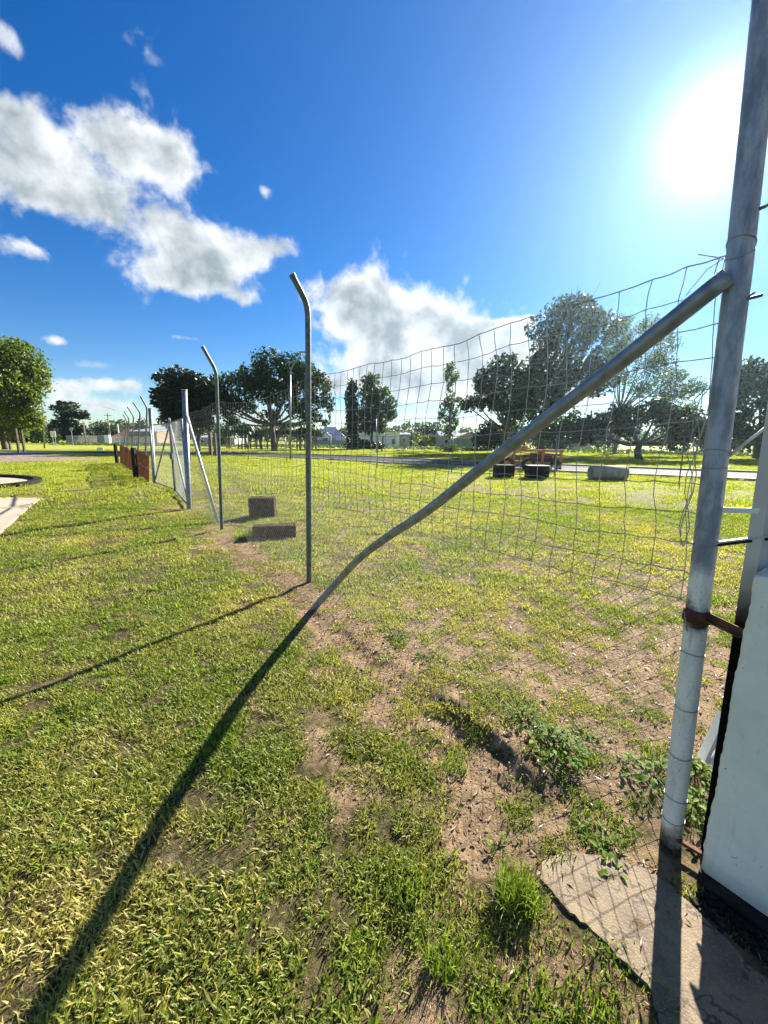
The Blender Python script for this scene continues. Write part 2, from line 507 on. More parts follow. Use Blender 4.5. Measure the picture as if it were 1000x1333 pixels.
class MB:
    def __init__(s):
        s.v = []
        s.f = []

    def box(s, c, size, rz=0.0, tilt=None):
        c = Vector(c)
        hx, hy, hz = size[0] / 2, size[1] / 2, size[2] / 2
        rot = Matrix.Rotation(rz, 3, 'Z')
        if tilt:
            rot = rot @ Matrix.Rotation(tilt[1], 3, tilt[0])
        n = len(s.v)
        for x in (-hx, hx):
            for y in (-hy, hy):
                for z in (-hz, hz):
                    s.v.append(tuple(c + rot @ Vector((x, y, z))))
        s.f += [tuple(n + i for i in q) for q in ((0, 1, 3, 2), (4, 6, 7, 5), (0, 4, 5, 1), (2, 3, 7, 6), (0, 2, 6, 4), (1, 5, 7, 3))]
        return s

    def bar(s, a, b_, w, d=None):
        """rectangular bar from a to b"""
        a, b_ = Vector(a), Vector(b_)
        d = d or w
        z = (b_ - a)
        L = z.length
        q = z.to_track_quat('Z', 'Y')
        n = len(s.v)
        for k in (0, L):
            for x, y in ((-w / 2, -d / 2), (w / 2, -d / 2), (w / 2, d / 2), (-w / 2, d / 2)):
                s.v.append(tuple(a + q @ Vector((x, y, k))))
        s.f += [(n + 3, n + 2, n + 1, n), (n + 4, n + 5, n + 6, n + 7)]
        for i in range(4):
            j = (i + 1) % 4
            s.f.append((n + i, n + j, n + 4 + j, n + 4 + i))
        return s

    def tube(s, pts, r, sides=8, cap=True):
        pts = [Vector(p) for p in pts]
        rs = r if isinstance(r, (list, tuple)) else [r] * len(pts)
        n0 = len(s.v)
        up = None
        for i, p in enumerate(pts):
            if i == 0:
                t = pts[1] - p
            elif i == len(pts) - 1:
                t = p - pts[i - 1]
            else:
                t = (pts[i + 1] - pts[i - 1])
            t.normalize()
            if up is None:
                up = Vector((1, 0, 0)) if abs(t.x) < 0.8 else Vector((0, 1, 0))
            x = (up - t * up.dot(t)).normalized()
            up = x
            y = t.cross(x)
            for k in range(sides):
                a = 2 * math.pi * k / sides
                s.v.append(tuple(p + (x * math.cos(a) + y * math.sin(a)) * rs[i]))
        for i in range(len(pts) - 1):
            for k in range(sides):
                k2 = (k + 1) % sides
                s.f.append((n0 + i * sides + k, n0 + i * sides + k2, n0 + (i + 1) * sides + k2, n0 + (i + 1) * sides + k))
        if cap:
            s.f.append(tuple(n0 + k for k in reversed(range(sides))))
            e = n0 + (len(pts) - 1) * sides
            s.f.append(tuple(e + k for k in range(sides)))
        return s

    def prism(s, poly, z0, z1):
        n = len(s.v)
        k = len(poly)
        for p in poly:
            s.v.append((p[0], p[1], z0))
        for p in poly:
            s.v.append((p[0], p[1], z1))
        s.f.append(tuple(n + i for i in reversed(range(k))))
        s.f.append(tuple(n + k + i for i in range(k)))
        for i in range(k):
            j = (i + 1) % k
            s.f.append((n + i, n + j, n + k + j, n + k + i))
        return s

    def poly(s, pts):
        n = len(s.v)
        s.v += [tuple(p) for p in pts]
        s.f.append(tuple(range(n, n + len(pts))))
        return s

    def mesh(s, name):
        me = bpy.data.meshes.new(name)
        me.from_pydata(s.v, [], s.f)
        me.update()
        return me

    def build(s, name, material, parent=None, smooth=False):
        return link(name, s.mesh(name), material, parent, smooth)


def smooth_tube(o):
    o.data.polygons.foreach_set('use_smooth', [len(p.vertices) == 4 for p in o.data.polygons])
    return o


def np_mesh(name, V, F, attrs=None, quads=True):
    """V (n,3), F (m,k)"""
    me = bpy.data.meshes.new(name)
    k = F.shape[1]
    me.vertices.add(len(V))
    me.vertices.foreach_set('co', V.astype(np.float32).ravel())
    me.loops.add(F.size)
    me.loops.foreach_set('vertex_index', F.astype(np.int32).ravel())
    me.polygons.add(len(F))
    me.polygons.foreach_set('loop_start', (np.arange(len(F)) * k).astype(np.int32))
    me.update(calc_edges=True)
    for an, av in (attrs or {}).items():
        at_ = me.attributes.new(an, 'FLOAT', 'POINT')
        at_.data.foreach_set('value', av.astype(np.float32))
    me.validate()
    return me


# ------------------------------------------------------------------ noise in numpy
def vnoise(x, y, seed=0):
    x = np.asarray(x, float)
    y = np.asarray(y, float)
    xi = np.floor(x).astype(np.int64)
    yi = np.floor(y).astype(np.int64)
    xf, yf = x - xi, y - yi
    xf = xf * xf * (3 - 2 * xf)
    yf = yf * yf * (3 - 2 * yf)

    def h(i, j):
        n = (i * 374761393 + j * 668265263 + seed * 1442695041) & 0xffffffff
        n = ((n ^ (n >> 13)) * 1274126177) & 0xffffffff
        return ((n ^ (n >> 16)) & 0xffff) / 65535.0
    a = h(xi, yi) * (1 - xf) + h(xi + 1, yi) * xf
    c = h(xi, yi + 1) * (1 - xf) + h(xi + 1, yi + 1) * xf
    return a * (1 - yf) + c * yf


def fbm(x, y, seed=0, o=4):
    t, amp, tot = 0.0, 1.0, 0.0
    for k in range(o):
        t = t + amp * vnoise(x * 2 ** k + 17.3 * k, y * 2 ** k - 9.1 * k, seed + k)
        tot += amp
        amp *= 0.55
    return t / tot


def sstep(a, b_, x):
    t = np.clip((x - a) / (b_ - a), 0, 1)
    return t * t * (3 - 2 * t)


# ------------------------------------------------------------------ fence line
P_ST = gp(873, 1093)            # strainer
P_A = gp(402.5, 760)            # first cranked post
P_B = gp(289, 690)              # second cranked post
P_G1 = gp(246.5, 663)           # near gate post
P_G2 = gp(201.5, 630)           # far gate post
FD = (P_B - P_ST)
FD.z = 0
FD.normalize()                  # direction of the fence, away from us
FN = Vector((FD.y, -FD.x, 0))   # to the right of the fence


def fence_sd(x, y):
    """distance along and across (right positive) the fence"""
    dx, dy = x - P_ST.x, y - P_ST.y
    return dx * FD.x + dy * FD.y, dx * FN.x + dy * FN.y


def bare_amt(x, y):
    s, d = fence_sd(x, y)
    n = fbm(x * 2.2, y * 2.2, 5, 4)
    n2 = fbm(x * 9, y * 9, 15, 3)
    w = 0.42 - 0.02 * s
    strip = sstep(-w - 0.16, -w + 0.12, d) * sstep(0.22, 0.02, d) * sstep(7.6, 6.4, s) * sstep(-3.0, -0.5, s)
    out = strip * (0.66 + 0.16 * sstep(1.5, 3.5, s))

    def blob(cx, cy, r, k=1.0):
        q = ((x - cx) ** 2 + (y - cy) ** 2) / (r * r)
        return k * np.exp(-q * 1.1)
    out = np.maximum(out, blob(0.47, 1.52, 0.36, 0.85))
    out = np.maximum(out, blob(0.30, 1.22, 0.24, 0.9))
    out = np.maximum(out, blob(0.20, 0.93, 0.17, 1.0))
    out = np.maximum(out, blob(0.55, 0.90, 0.15, 0.9))
    out = np.maximum(out, blob(-0.36, 1.80, 0.22, 0.85))
    out = np.maximum(out, blob(-0.15, 1.45, 0.16, 0.7))
    out = np.maximum(out, blob(0.05, 2.0, 0.22, 0.75))
    out = np.maximum(out, blob(0.60, 1.75, 0.25, 0.8))
    out = np.maximum(out, blob(-0.30, 2.9, 0.35, 0.62))
    out = np.maximum(out, blob(0.05, 2.55, 0.35, 0.70))
    out = np.maximum(out, blob(1.75, 2.15, 0.95, 0.52))
    out = np.maximum(out, blob(1.1, 2.5, 0.8, 0.34))
    out = np.maximum(out, blob(2.9, 3.0, 1.1, 0.42))
    out = np.maximum(out, blob(1.15, 1.60, 0.40, 0.62))
    out = np.maximum(out, blob(-4.3, 8.6, 0.55, 0.85))
    out = np.maximum(out, blob(-2.2, 5.6, 0.5, 0.55))
    inside = sstep(-0.1, 0.5, d) * sstep(9, 2, np.hypot(x, y)) * 0.30
    outside = sstep(-0.5, -0.9, d) * -0.16
    return np.clip(out + inside + outside + (n - 0.5) * 0.75 + (n2 - 0.5) * 1.7 + (fbm(x * 26, y * 26, 16, 2) - 0.5) * .5, 0, 1)


def gh(x, y):
    r = np.hypot(x, y)
    s, d = fence_sd(x, y)
    fade = sstep(16, 7, r)
    h = (fbm(x * 1.1, y * 1.1, 31, 3) - 0.5) * 0.030
    h = h + (fbm(x * 6, y * 6, 41, 4) - 0.5) * 0.026
    h = h + (fbm(x * 22, y * 22, 51, 2) - 0.5) * 0.010
    wob = (fbm(s * 1.7, s * 0 + 3.3, 61, 3) - 0.5) * 0.22 + (fbm(x * 7, y * 7, 62, 3) - 0.5) * 0.10
    led = sstep(-0.20, -0.13, d + wob) * sstep(0.7, 0.05, d) * sstep(0.1, 0.5, s) * sstep(7.5, 6, s)
    h = h + led * (0.016 + 0.036 * sstep(0.42, 0.62, s) * sstep(1.25, 0.95, s))
    # shallow wheel or edging groove beside it
    h = h - 0.010 * np.exp(-((d + wob + 0.30) / 0.05) ** 2) * sstep(0.1, 0.6, s) * sstep(7, 5, s)
    # packed soil brought up flush against the concrete path
    ax, ay, bx_, by_ = 0.66, 1.10, 1.10, 0.62
    t = np.clip(((x - ax) * (bx_ - ax) + (y - ay) * (by_ - ay)) / ((bx_ - ax) ** 2 + (by_ - ay) ** 2), 0, 1)
    q = np.hypot(x - ax - t * (bx_ - ax), y - ay - t * (by_ - ay))
    wgt = np.exp(-(q / 0.25) ** 4)
    h = h * (1 - wgt) + wgt * (0.006 + (fbm(x * 9, y * 9, 45, 3) - 0.5) * 0.026)
    return h * fade


def ghs(x, y):
    return float(gh(np.array([x]), np.array([y]))[0])


# ------------------------------------------------------------------ ground sheet
N = 560
bb = 8.0
aa = 900 / math.sinh(bb)
u = np.linspace(-1, 1, N)
gx = aa * np.sinh(bb * u) + 0.3
gy = aa * np.sinh(bb * u) + 1.7
GX, GY = np.meshgrid(gx, gy)
GZ = gh(GX, GY)
V = np.stack([GX.ravel(), GY.ravel(), GZ.ravel()], 1)
i = np.arange(N * N).reshape(N, N)
F = np.stack([i[:-1, :-1].ravel(), i[:-1, 1:].ravel(), i[1:, 1:].ravel(), i[1:, :-1].ravel()], 1)
ba = bare_amt(GX, GY).ravel()
ba *= sstep(30, 12, np.hypot(GX, GY)).ravel() * 0.85 + 0.15
gme = np_mesh('ground', V, F, {'bare': ba})
ground = link('ground', gme, M['ground'], smooth=True)
tag(ground, kind='structure')


# ------------------------------------------------------------------ roads, paths
def ribbon(pts, w, z, side=0.0):
    """flat strip along a polyline"""
    pts = [Vector((p[0], p[1], 0)) for p in pts]
    # resample with catmull
    out = []
    for k in range(len(pts) - 1):
        p0 = pts[max(k - 1, 0)]
        p1, p2 = pts[k], pts[k + 1]
        p3 = pts[min(k + 2, len(pts) - 1)]
        for t in np.linspace(0, 1, 10, endpoint=False):
            t = float(t)
            out.append(0.5 * ((2 * p1) + (p2 - p0) * t + (2 * p0 - 5 * p1 + 4 * p2 - p3) * t * t + (3 * p1 - p0 - 3 * p2 + p3) * t ** 3))
    out.append(pts[-1])
    L, Rr = [], []
    for k, p in enumerate(out):
        t = (out[min(k + 1, len(out) - 1)] - out[max(k - 1, 0)]).normalized()
        nrm = Vector((-t.y, t.x, 0))
        L.append(p + nrm * (side + w / 2))
        Rr.append(p + nrm * (side - w / 2))
    return L, Rr


ROAD = [(60, -12), (34, 7), (23, 14.3), (14.6, 19.3), (8, 23.4), (3, 27), (-3.5, 32.5), (-12, 36.8), (-28, 38.0), (-50, 36.5), (-90, 32)]
ROAD_W = 5.6


def strip_obj(name, pts, w, z0, z1, material, side=0.0):
    L, Rr = ribbon(pts, w, 0, side)
    m_ = MB()
    n = len(L)
    for k in range(n):
        m_.v += [(L[k].x, L[k].y, z0), (L[k].x, L[k].y, z1), (Rr[k].x, Rr[k].y, z1), (Rr[k].x, Rr[k].y, z0)]
    for k in range(n - 1):
        a = 4 * k
        for q in range(3):
            m_.f.append((a + q, a + q + 1, a + 4 + q + 1, a + 4 + q))
    o = m_.build(name, material)
    return o


tag(strip_obj('road', ROAD, ROAD_W, -0.02, 0.012, M['asphalt']), kind='structure')
tag(strip_obj('kerb_near', ROAD, 0.22, -0.02, 0.10, M['concrete'], ROAD_W / 2 + 0.11), kind='structure')
tag(strip_obj('kerb_far', ROAD, 0.22, -0.02, 0.10, M['concrete'], -ROAD_W / 2 - 0.11), kind='structure')

# concrete driveway apron at the left edge
dw = [gp(52, 650), gp(36, 664), gp(22, 676), gp(0, 696), gp(-40, 735), gp(-120, 800), gp(-260, 800), gp(-260, 650), gp(-60, 648)]
m_ = MB().prism([(p.x, p.y) for p in dw], -0.06, 0.035)
tag(m_.build('driveway', M['driveway']), kind='structure')
# raised kerbed island beyond it
kc = Vector((-14.2, 12.6, 0))
ring_o, ring_i = [], []
for k in range(40):
    a = 2 * math.pi * k / 40
    ring_o.append((kc.x + 3.1 * math.cos(a) - 0.6 * math.sin(a), kc.y + 2.3 * math.sin(a) * 1.0))
    ring_i.append((kc.x + 2.85 * math.cos(a) - 0.55 * math.sin(a), kc.y + 2.08 * math.sin(a)))
m_ = MB()
for k in range(40):
    k2 = (k + 1) % 40
    n = len(m_.v)
    for (p, z) in ((ring_o[k], -0.05), (ring_o[k], 0.11), (ring_i[k], 0.11), (ring_i[k], 0.02)):
        m_.v.append((p[0], p[1], z))
    for (p, z) in ((ring_o[k2], -0.05), (ring_o[k2], 0.11), (ring_i[k2], 0.11), (ring_i[k2], 0.02)):
        m_.v.append((p[0], p[1], z))
    for q in range(3):
        m_.f.append((n + q, n + 4 + q, n + 5 + q, n + q + 1))
tag(m_.build('kerb_island', M['bitumen']), kind='structure')  # kerb coloured black: its shadow is painted in as a dark rim
tag(MB().poly([(p[0], p[1], 0.025) for p in ring_i]).build('island_path', M['driveway']), kind='structure')

# mulched verge on the far left
mp = [gp(-260, 606), gp(0, 602.5), gp(60, 601), gp(165, 599.2), gp(120, 597.2), gp(70, 593.5), gp(30, 590), gp(0, 588.5), gp(-260, 589)]
tag(MB().prism([(p.x, p.y) for p in mp], -0.03, 0.03).build('mulch_bed', M['mulch']), kind='structure')

# strip of concrete slab at the foot of the fence
sl = [gp(703, 1146), gp(742, 1190), gp(778, 1222), gp(845, 1288), gp(862, 1345), gp(1060, 1500), gp(1060, 1330), gp(975, 1262), gp(905, 1185), gp(850, 1140), gp(790, 1118), gp(728, 1112), gp(708, 1124)]
slab_me = MB()
sl2 = []
for k in range(len(sl)):
    p, q = sl[k], sl[(k + 1) % len(sl)]
    for t in range(5):
        r_ = p.lerp(q, t / 5)
        j = 0.0055
        sl2.append((r_.x + random.uniform(-j, j), r_.y + random.uniform(-j, j)))
slab_me.prism(sl2, -0.05, 0.014)
tag(slab_me.build('concrete_path', M['slab']), kind='structure')

# ------------------------------------------------------------------ the wall and the steel cladding at the right edge
WD = -FD                         # runs towards the lower right
A0 = gp(908, 1147)
wall = empty('masonry_wall', (A0.x, A0.y, 0), 'low white painted rendered wall with a rough edge standing beside the big fence post', 'wall')
L_w, T_w, H_w = 3.2, 0.055, 1.13


def rough_wall(z0, z1, material, name, inset=0.0, nu=60, nv=70):
    V_, F_ = [], []

    def P(s, h, dpt):
        return A0 + WD * s + FN * dpt + Vector((0, 0, h))
    rr = random.Random(5)
    rows = []
    for jv in range(nv + 1):
        h = z0 + (z1 - z0) * jv / nv
        jag = 0.0025 * (rr.random() - 0.5) + 0.014 * float(fbm(np.array([h * 9.0]), np.array([2.7]), 8, 4)[0] - 0.5) + inset
        row = []
        for iu in range(nu + 1):
            s = (iu / nu) ** 1.5 * L_w
            if iu == 0:
                s += jag
            elif iu == 1:
                s = max(s, jag + 0.012)
            top = 0.0
            if jv == nv:
                top = -0.006 + 0.008 * math.sin(s * 14) + 0.004 * rr.random()
                if s < 0.04:
                    top -= 0.02
            row.append(P(s, h + top, 0.0 if iu and jv != nv else 0.010))
        rows.append(row)
    m = MB()
    for row in rows:
        m.v += [tuple(p) for p in row]
    W_ = nu + 1
    for jv in range(nv):
        for iu in range(nu):
            a = jv * W_ + iu
            m.f.append((a, a + 1, a + 1 + W_, a + W_))
    # top and end returns to the back face
    base = len(m.v)
    for row in rows:
        p = row[0]
        m.v.append(tuple(p + FN * T_w))
    for jv in range(nv):
        m.f.append((jv * W_, (jv + 1) * W_, base + jv + 1, base + jv))
    tb = len(m.v)
    for iu in range(W_):
        m.v.append(tuple(rows[-1][iu] + FN * (T_w + 0.10)))
    for iu in range(nu):
        a = nv * W_ + iu
        m.f.append((a, a + 1, tb + iu + 1, tb + iu))
    o = m.build(name, material, wall, smooth=True)
    return o


rough_wall(0.045, H_w, M['render'], 'wall_face')
pm = MB()
pm.prism([tuple((A0 + WD * s + FN * d)[:2]) for s, d in ((0.0, -0.012), (L_w, -0.012), (L_w, 0.14), (0.0, 0.14))], -0.05, 0.052)
pm.build('plinth', M['bitumen'], wall)
# gravelly black strip between the plinth and the slab
mb = MB()
rr = random.Random(3)
for k in range(150):
    s = k / 150 * 2.2 + 0.02
    for d in (-0.03, -0.05, -0.07, -0.09, -0.105):
        p = A0 + WD * s + FN * (d + rr.uniform(-.012, .012))
        w = rr.uniform(0.005, 0.016)
        mb.box((p.x, p.y, rr.uniform(-0.005, 0.012)), (w * 1.6, w, w), rr.uniform(0, 3), ('X', rr.uniform(-.6, .6)))
tag(mb.build('bitumen_rubble', M['bitumen']), 'crumbled black bitumen and soil lying along the foot of the white wall', 'rubble', None, 'stuff')

# beige ribbed steel sheet fence behind the wall, off to the right
B0 = gp(911, 1110)
clad = empty('steel_cladding_fence', (B0.x, B0.y, 0), 'tall beige ribbed steel sheet fence rising behind the low white wall', 'fence')
prof = []
s = 0.0
while s < 2.6:
    prof += [(s, 0.0), (s + 0.035, 0.0), (s + 0.055, 0.03), (s + 0.115, 0.03), (s + 0.135, 0.0)]
    s += 0.17
mc = MB()
HC = 2.75
for dz in (0.0, 1.0):
    for (ss, dd) in prof:
        p = B0 + WD * ss + FN * dd - WD * (0.05 * dz) + Vector((0, 0, dz * HC))
        mc.v.append(tuple(p))
k = len(prof)
for q in range(k - 1):
    mc.f.append((q, q + 1, k + q + 1, k + q))
# returned edge: the sheet's folded flange gives it thickness
e0 = B0 + FN * 0.035
mc.v += [tuple(e0), tuple(e0 - WD * 0.05 + Vector((0, 0, HC)))]
mc.f.append((0, k, len(mc.v) - 1, len(mc.v) - 2))
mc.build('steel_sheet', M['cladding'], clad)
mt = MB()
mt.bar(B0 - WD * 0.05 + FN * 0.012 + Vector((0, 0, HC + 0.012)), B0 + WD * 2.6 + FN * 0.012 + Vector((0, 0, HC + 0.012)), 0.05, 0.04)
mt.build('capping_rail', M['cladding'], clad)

# ------------------------------------------------------------------ near fence
fence = empty('perimeter_fence', (P_ST.x, P_ST.y, 0), 'tall wire mesh fence with cranked steel posts running from the thick post to the gate', 'fence')


def sub(a, n):
    """points between a list of control points"""
    out = []
    for k in range(len(a) - 1):
        for t in range(n):
            out.append(a[k].lerp(a[k + 1], t / n))
    out.append(a[-1])
    return out


# strainer post
st_top = at(1005, -60, P_ST.y + 0.10)
st = smooth_tube(MB().tube(sub([P_ST + Vector((0, 0, -0.2)), P_ST, at(912, 760, P_ST.y + 0.035), at(961, 355, P_ST.y + 0.065), st_top], 4), 0.0345, 24).build('strainer_post', M['strainer'], fence))
tag(st, 'thick strainer post with white painted foot')


def on_strainer(h):
    t = h / st_top.z
    a = at(912, 760, P_ST.y + 0.035)
    c = at(961, 355, P_ST.y + 0.065)
    if h < a.z:
        return P_ST.lerp(a, h / a.z)
    if h < c.z:
        return a.lerp(c, (h - a.z) / (c.z - a.z))
    return c.lerp(st_top, (h - c.z) / (st_top.z - c.z))


def on_fence_plane(px, py):
    d = ray(px, py)
    # plane through P_ST with normal FN (vertical)
    t = (P_ST.x * FN.x + P_ST.y * FN.y) / (d.x * FN.x + d.y * FN.y)
    return Vector((d.x * t, d.y * t, EYE + d.z * t))


br = [on_fence_plane(952, 362), on_fence_plane(800, 482), on_fence_plane(640, 603), on_fence_plane(560, 665), on_fence_plane(505, 701),
      on_fence_plane(470, 728), on_fence_plane(442, 758)]
gfoot = gp(412, 792)
br.append(gfoot + Vector((0.0, 0.0, 0.0)))
br.append(gfoot + Vector((-0.05, 0.05, -0.08)))
# soften the kink
brs = []
for k in range(len(br) - 1):
    p0 = br[max(k - 1, 0)]
    p1, p2 = br[k], br[k + 1]
    p3 = br[min(k + 2, len(br) - 1)]
    for t in (0, .2, .4, .6, .8):
        brs.append(0.5 * ((2 * p1) + (p2 - p0) * t + (2 * p0 - 5 * p1 + 4 * p2 - p3) * t * t + (3 * p1 - p0 - 3 * p2 + p3) * t ** 3))
brs.append(br[-1])
for p in brs:
    p -= FN * 0.03
o = smooth_tube(MB().tube(brs, 0.029, 20).build('diagonal_brace', M['galv'], fence))
tag(o, 'long bent diagonal pipe brace')
BRACE_TOP = brs[0]


def crank(base, bend_px, tip_px, r, name='line_post', parent=None, material=None, arm=0.16):
    """line post with its head cranked outwards"""
    bend = at(bend_px[0], bend_px[1], base.y)
    tipd = at(tip_px[0], tip_px[1], base.y)
    dz = tipd.z - bend.z
    out = bend - FN * arm
    tip = Vector((out.x, out.y, 0))
    # height so the arm points at the right spot of sky
    d = ray(*tip_px)
    t = (tip.y) / d.y
    tip = Vector((d.x * t, tip.y, EYE + d.z * t))
    pts = [base + Vector((0, 0, -0.15)), base, base.lerp(bend, 0.5)]
    c0 = base.lerp(bend, 0.955)
    c2 = bend.lerp(tip, 0.25)
    pts.append(c0)
    for q in (0.25, 0.5, 0.75):
        a_ = c0.lerp(bend, q)
        b2 = bend.lerp(c2, q)
        pts.append(a_.lerp(b2, q))
    pts += [c2, tip]
    o = smooth_tube(MB().tube(pts, r, 14, cap=False).build(name, material or M['galv_dark'], parent or fence))
    # open pipe end shows as a dark bore
    inner = MB()
    dirv = (tip - c2).normalized()
    inner.tube([tip - dirv * 0.03, tip + dirv * 0.001], r * 1.10, 14)
    inner.build('post_cap', M['galv_dark'], o)
    return bend, tip


crank(P_A, (401, 398), (380, 357), 0.0275)
crank(P_B, (281.5, 483), (263.5, 451), 0.026)
g1top = at(240, 508, P_G1.y)
smooth_tube(MB().tube([P_G1 + Vector((0, 0, -.1)), P_G1, g1top], 0.052, 18).build('gate_post', M['galv'], fence))
MB().tube([g1top, g1top + Vector((0, 0, 0.015))], 0.058, 18).build('post_cap', M['galv_light'], fence)
sb_top = at(243.5, 541, P_G1.y)
smooth_tube(MB().tube([sb_top, gp(285, 682) + Vector((0, 0, -0.03))], 0.027, 14).build('diagonal_brace', M['galv_light'], fence))

# mesh panels -----------------------------------------------------------
LEAN_A = (at(401, 398, P_A.y) - P_A) / (at(401, 398, P_A.y).z)
LEAN_B = (at(281.5, 483, P_B.y) - P_B) / (at(281.5, 483, P_B.y).z)
LEAN_G = (g1top - P_G1) / g1top.z


def post_pt(i, h):
    if i == 0:
        return on_strainer(h)
    base, lean = [(P_A, LEAN_A), (P_B, LEAN_B), (P_G1, LEAN_G)][i - 1]
    return base + lean * h


def bay_pt(i, t, h):
    a = post_pt(i, h)
    c = post_pt(i + 1, h)
    p = a.lerp(c, t)
    bulge = math.sin(math.pi * t)
    wx = p.x * 7.1 + i * 3
    p += FN * (0.020 * bulge * math.sin(h * 4 + i) + 0.010 * math.sin(wx + h * 3))
    return p


tops = [2.08, 2.07, 2.06, 2.0]
sags = [0.035, 0.10, 0.05]
sq = MB()
rr = random.Random(21)
WR = 0.0018
for bi in range(3):
    L = (post_pt(bi + 1, 1) - post_pt(bi, 1)).length
    nc = int(L / 0.102)
    nr = 11
    grid = []
    ph = rr.uniform(0, 6)
    t_off = (0.05 if bi == 0 else 0.02)
    for c in range(nc + 1):
        t = t_off + (1 - 2 * t_off) * c / nc if bi else 0.012 + 0.98 * c / nc
        topz = tops[bi] * (1 - t) + tops[bi + 1] * t - sags[bi] * math.sin(math.pi * t) + 0.006 * math.sin(c * 0.9 + ph)
        colp = []
        for r_ in range(nr + 1):
            h = topz - r_ * 0.103
            slant = 0.022 * math.sin(c * 0.35 + ph) * (r_ / nr) + 0.012 * math.sin(r_ * 1.1 + c * 0.23)
            tt = min(max(t + slant / L + rr.gauss(0, 0.0022) / L, 0), 1)
            p = bay_pt(bi, tt, h) + Vector((0, 0, rr.gauss(0, 0.0022))) + FN * rr.gauss(0, 0.003)
            colp.append(p)
        # ragged lower end of the wire
        colp.append(colp[-1] + Vector((0, 0, -0.05 * rr.random() - 0.01)) + FD * rr.gauss(0, 0.01))
        grid.append(colp)
    for colp in grid:
        pts = []
        for k in range(len(colp) - 1):
            pts.append(colp[k])
            pts.append(colp[k].lerp(colp[k + 1], 0.5) + FD * rr.gauss(0, 0.0022))
        pts.append(colp[-1])
        sq.tube(pts, WR, 4, cap=False)
    for r_ in range(nr + 1):
        if r_ in (8, 10) and bi == 0:
            pass
        pts = [grid[c][r_] for c in range(nc + 1)]
        e = post_pt(bi, pts[0].z)
        pts = [e - FN * 0.03 if bi == 0 else e] + pts + [post_pt(bi + 1, pts[-1].z)]
        out = []
        for k in range(len(pts) - 1):
            out.append(pts[k])
            out.append(pts[k].lerp(pts[k + 1], 0.5) + Vector((0, 0, -0.0035 + rr.gauss(0, 0.0015))))
        out.append(pts[-1])
        sq.tube(out, WR * (1.25 if r_ == 0 else 0.95), 4, cap=False)
o = sq.build('square_wire_mesh', M['wire'], fence)
tag(o, 'upper square mesh of thin wire')


def chain_panel(P, L, H, pitch, wr, mb, seed=0, h0=0.0):
    """interlocked zigzag wires; P(t, h) gives the surface"""
    r = random.Random(seed)
    half = pitch / 2
    n = max(2, int(L / half))
    m = int(H / half)
    for k in range(n + 1):
        base = k * half
        pts = []
        for j in range(m + 1):
            x = base + (half * 0.53 if (j % 2) else -half * 0.53) * (1 if k % 2 else -1)
            t = min(max(x / L, 0), 1)
            h = h0 + j * half + r.gauss(0, 0.0012)
            pts.append(P(t, h) + FN * (0.0018 * (1 if j % 2 else -1)))
        mb.tube(pts, wr, 3, cap=False)


ch = MB()
for bi in range(3):
    L = (post_pt(bi + 1, 1) - post_pt(bi, 1)).length

    def Pf(t, h, bi=bi):
        p = bay_pt(bi, t, h)
        s, d = fence_sd(p.x, p.y)
        g = ghs(p.x, p.y)
        return p + FN * 0.02 + Vector((0, 0, max(0, (1 - h)) * g))
    chain_panel(Pf, L, 1.06 + 0.05 * (bi == 1), 0.070, 0.0016, ch, bi)
o = ch.build('chain_link_mesh', M['chain'], fence)
tag(o, 'lower chain-link netting of fine wire')

# ties, loose ends
class TieWires:
    def tube(self, pts, r, sides=6, cap=True):
        smooth_tube(MB().tube(pts, r, sides, cap).build('tie_wire', M['wire'], fence))


tw = TieWires()


def ring(c, r, tilt, n=14):
    pts = []
    for k in range(n + 1):
        a = 2 * math.pi * k / n
        pts.append(c + Vector((math.cos(a) * r, math.sin(a) * r, math.sin(a + 1) * tilt)))
    return pts


for h, tl in ((0.10, .004), (0.19, -.003), (0.37, .008), (0.56, .006), (0.765, -.004), (1.16, .003), (1.42, .004), (1.47, -0.008), (2.07, 0.02), (2.10, -0.012)):
    tw.tube(ring(on_strainer(h), 0.0365, tl), 0.0016, 5, cap=False)
c = on_strainer(2.07)
tw.tube([c - FD * -0.04, c + FD * 0.07 + Vector((0, 0, .015)), c + FD * 0.11 + Vector((0, 0, .035))], 0.0018, 5)
tw.tube([c + FD * 0.04, c + FD * 0.08 + Vector((0, 0, -.02)), c + FD * 0.13 + Vector((0, 0, -.085))], 0.0014, 5)
tw.tube([c + FD * 0.05 + Vector((0, 0, .01)), c + FD * 0.06 + Vector((0, 0, -.05))], 0.0018, 5)
c = on_strainer(1.93)
tw.tube([c - FD * 0.02, c - FD * 0.05 - FN * .02 + Vector((0, 0, .012))], 0.003, 5)
# bent bundle of wires hanging beside the post
for k in range(3):
    c = on_strainer(1.68) + FD * (0.03 + 0.01 * k) - FN * 0.02
    pts = [c]
    for q in range(9):
        hh = 1.64 - q * 0.062
        pts.append(on_strainer(hh) + FD * (0.055 + 0.014 * math.sin(q * (1.1 + .2 * k) + k * 2)) - FN * (0.02 + 0.01 * k))
    tw.tube(pts, 0.0015, 5, cap=False)
c = on_strainer(0.885)
tw.tube([c + FD * 0.03 - FN * .028 + Vector((0, 0, .03)), c + FD * .02 - FN * .036, c + FD * .01 - FN * .04 + Vector((0, 0, -.035))], 0.0022, 5)

# small fittings on the strainer post
for h in (1.93, 2.18):
    c = on_strainer(h)
    MB().tube([c - FD * 0.0, c - FD * 0.065 + Vector((0, 0, 0.005))], 0.005, 8).build('bolt', M['galv_dark'], fence)

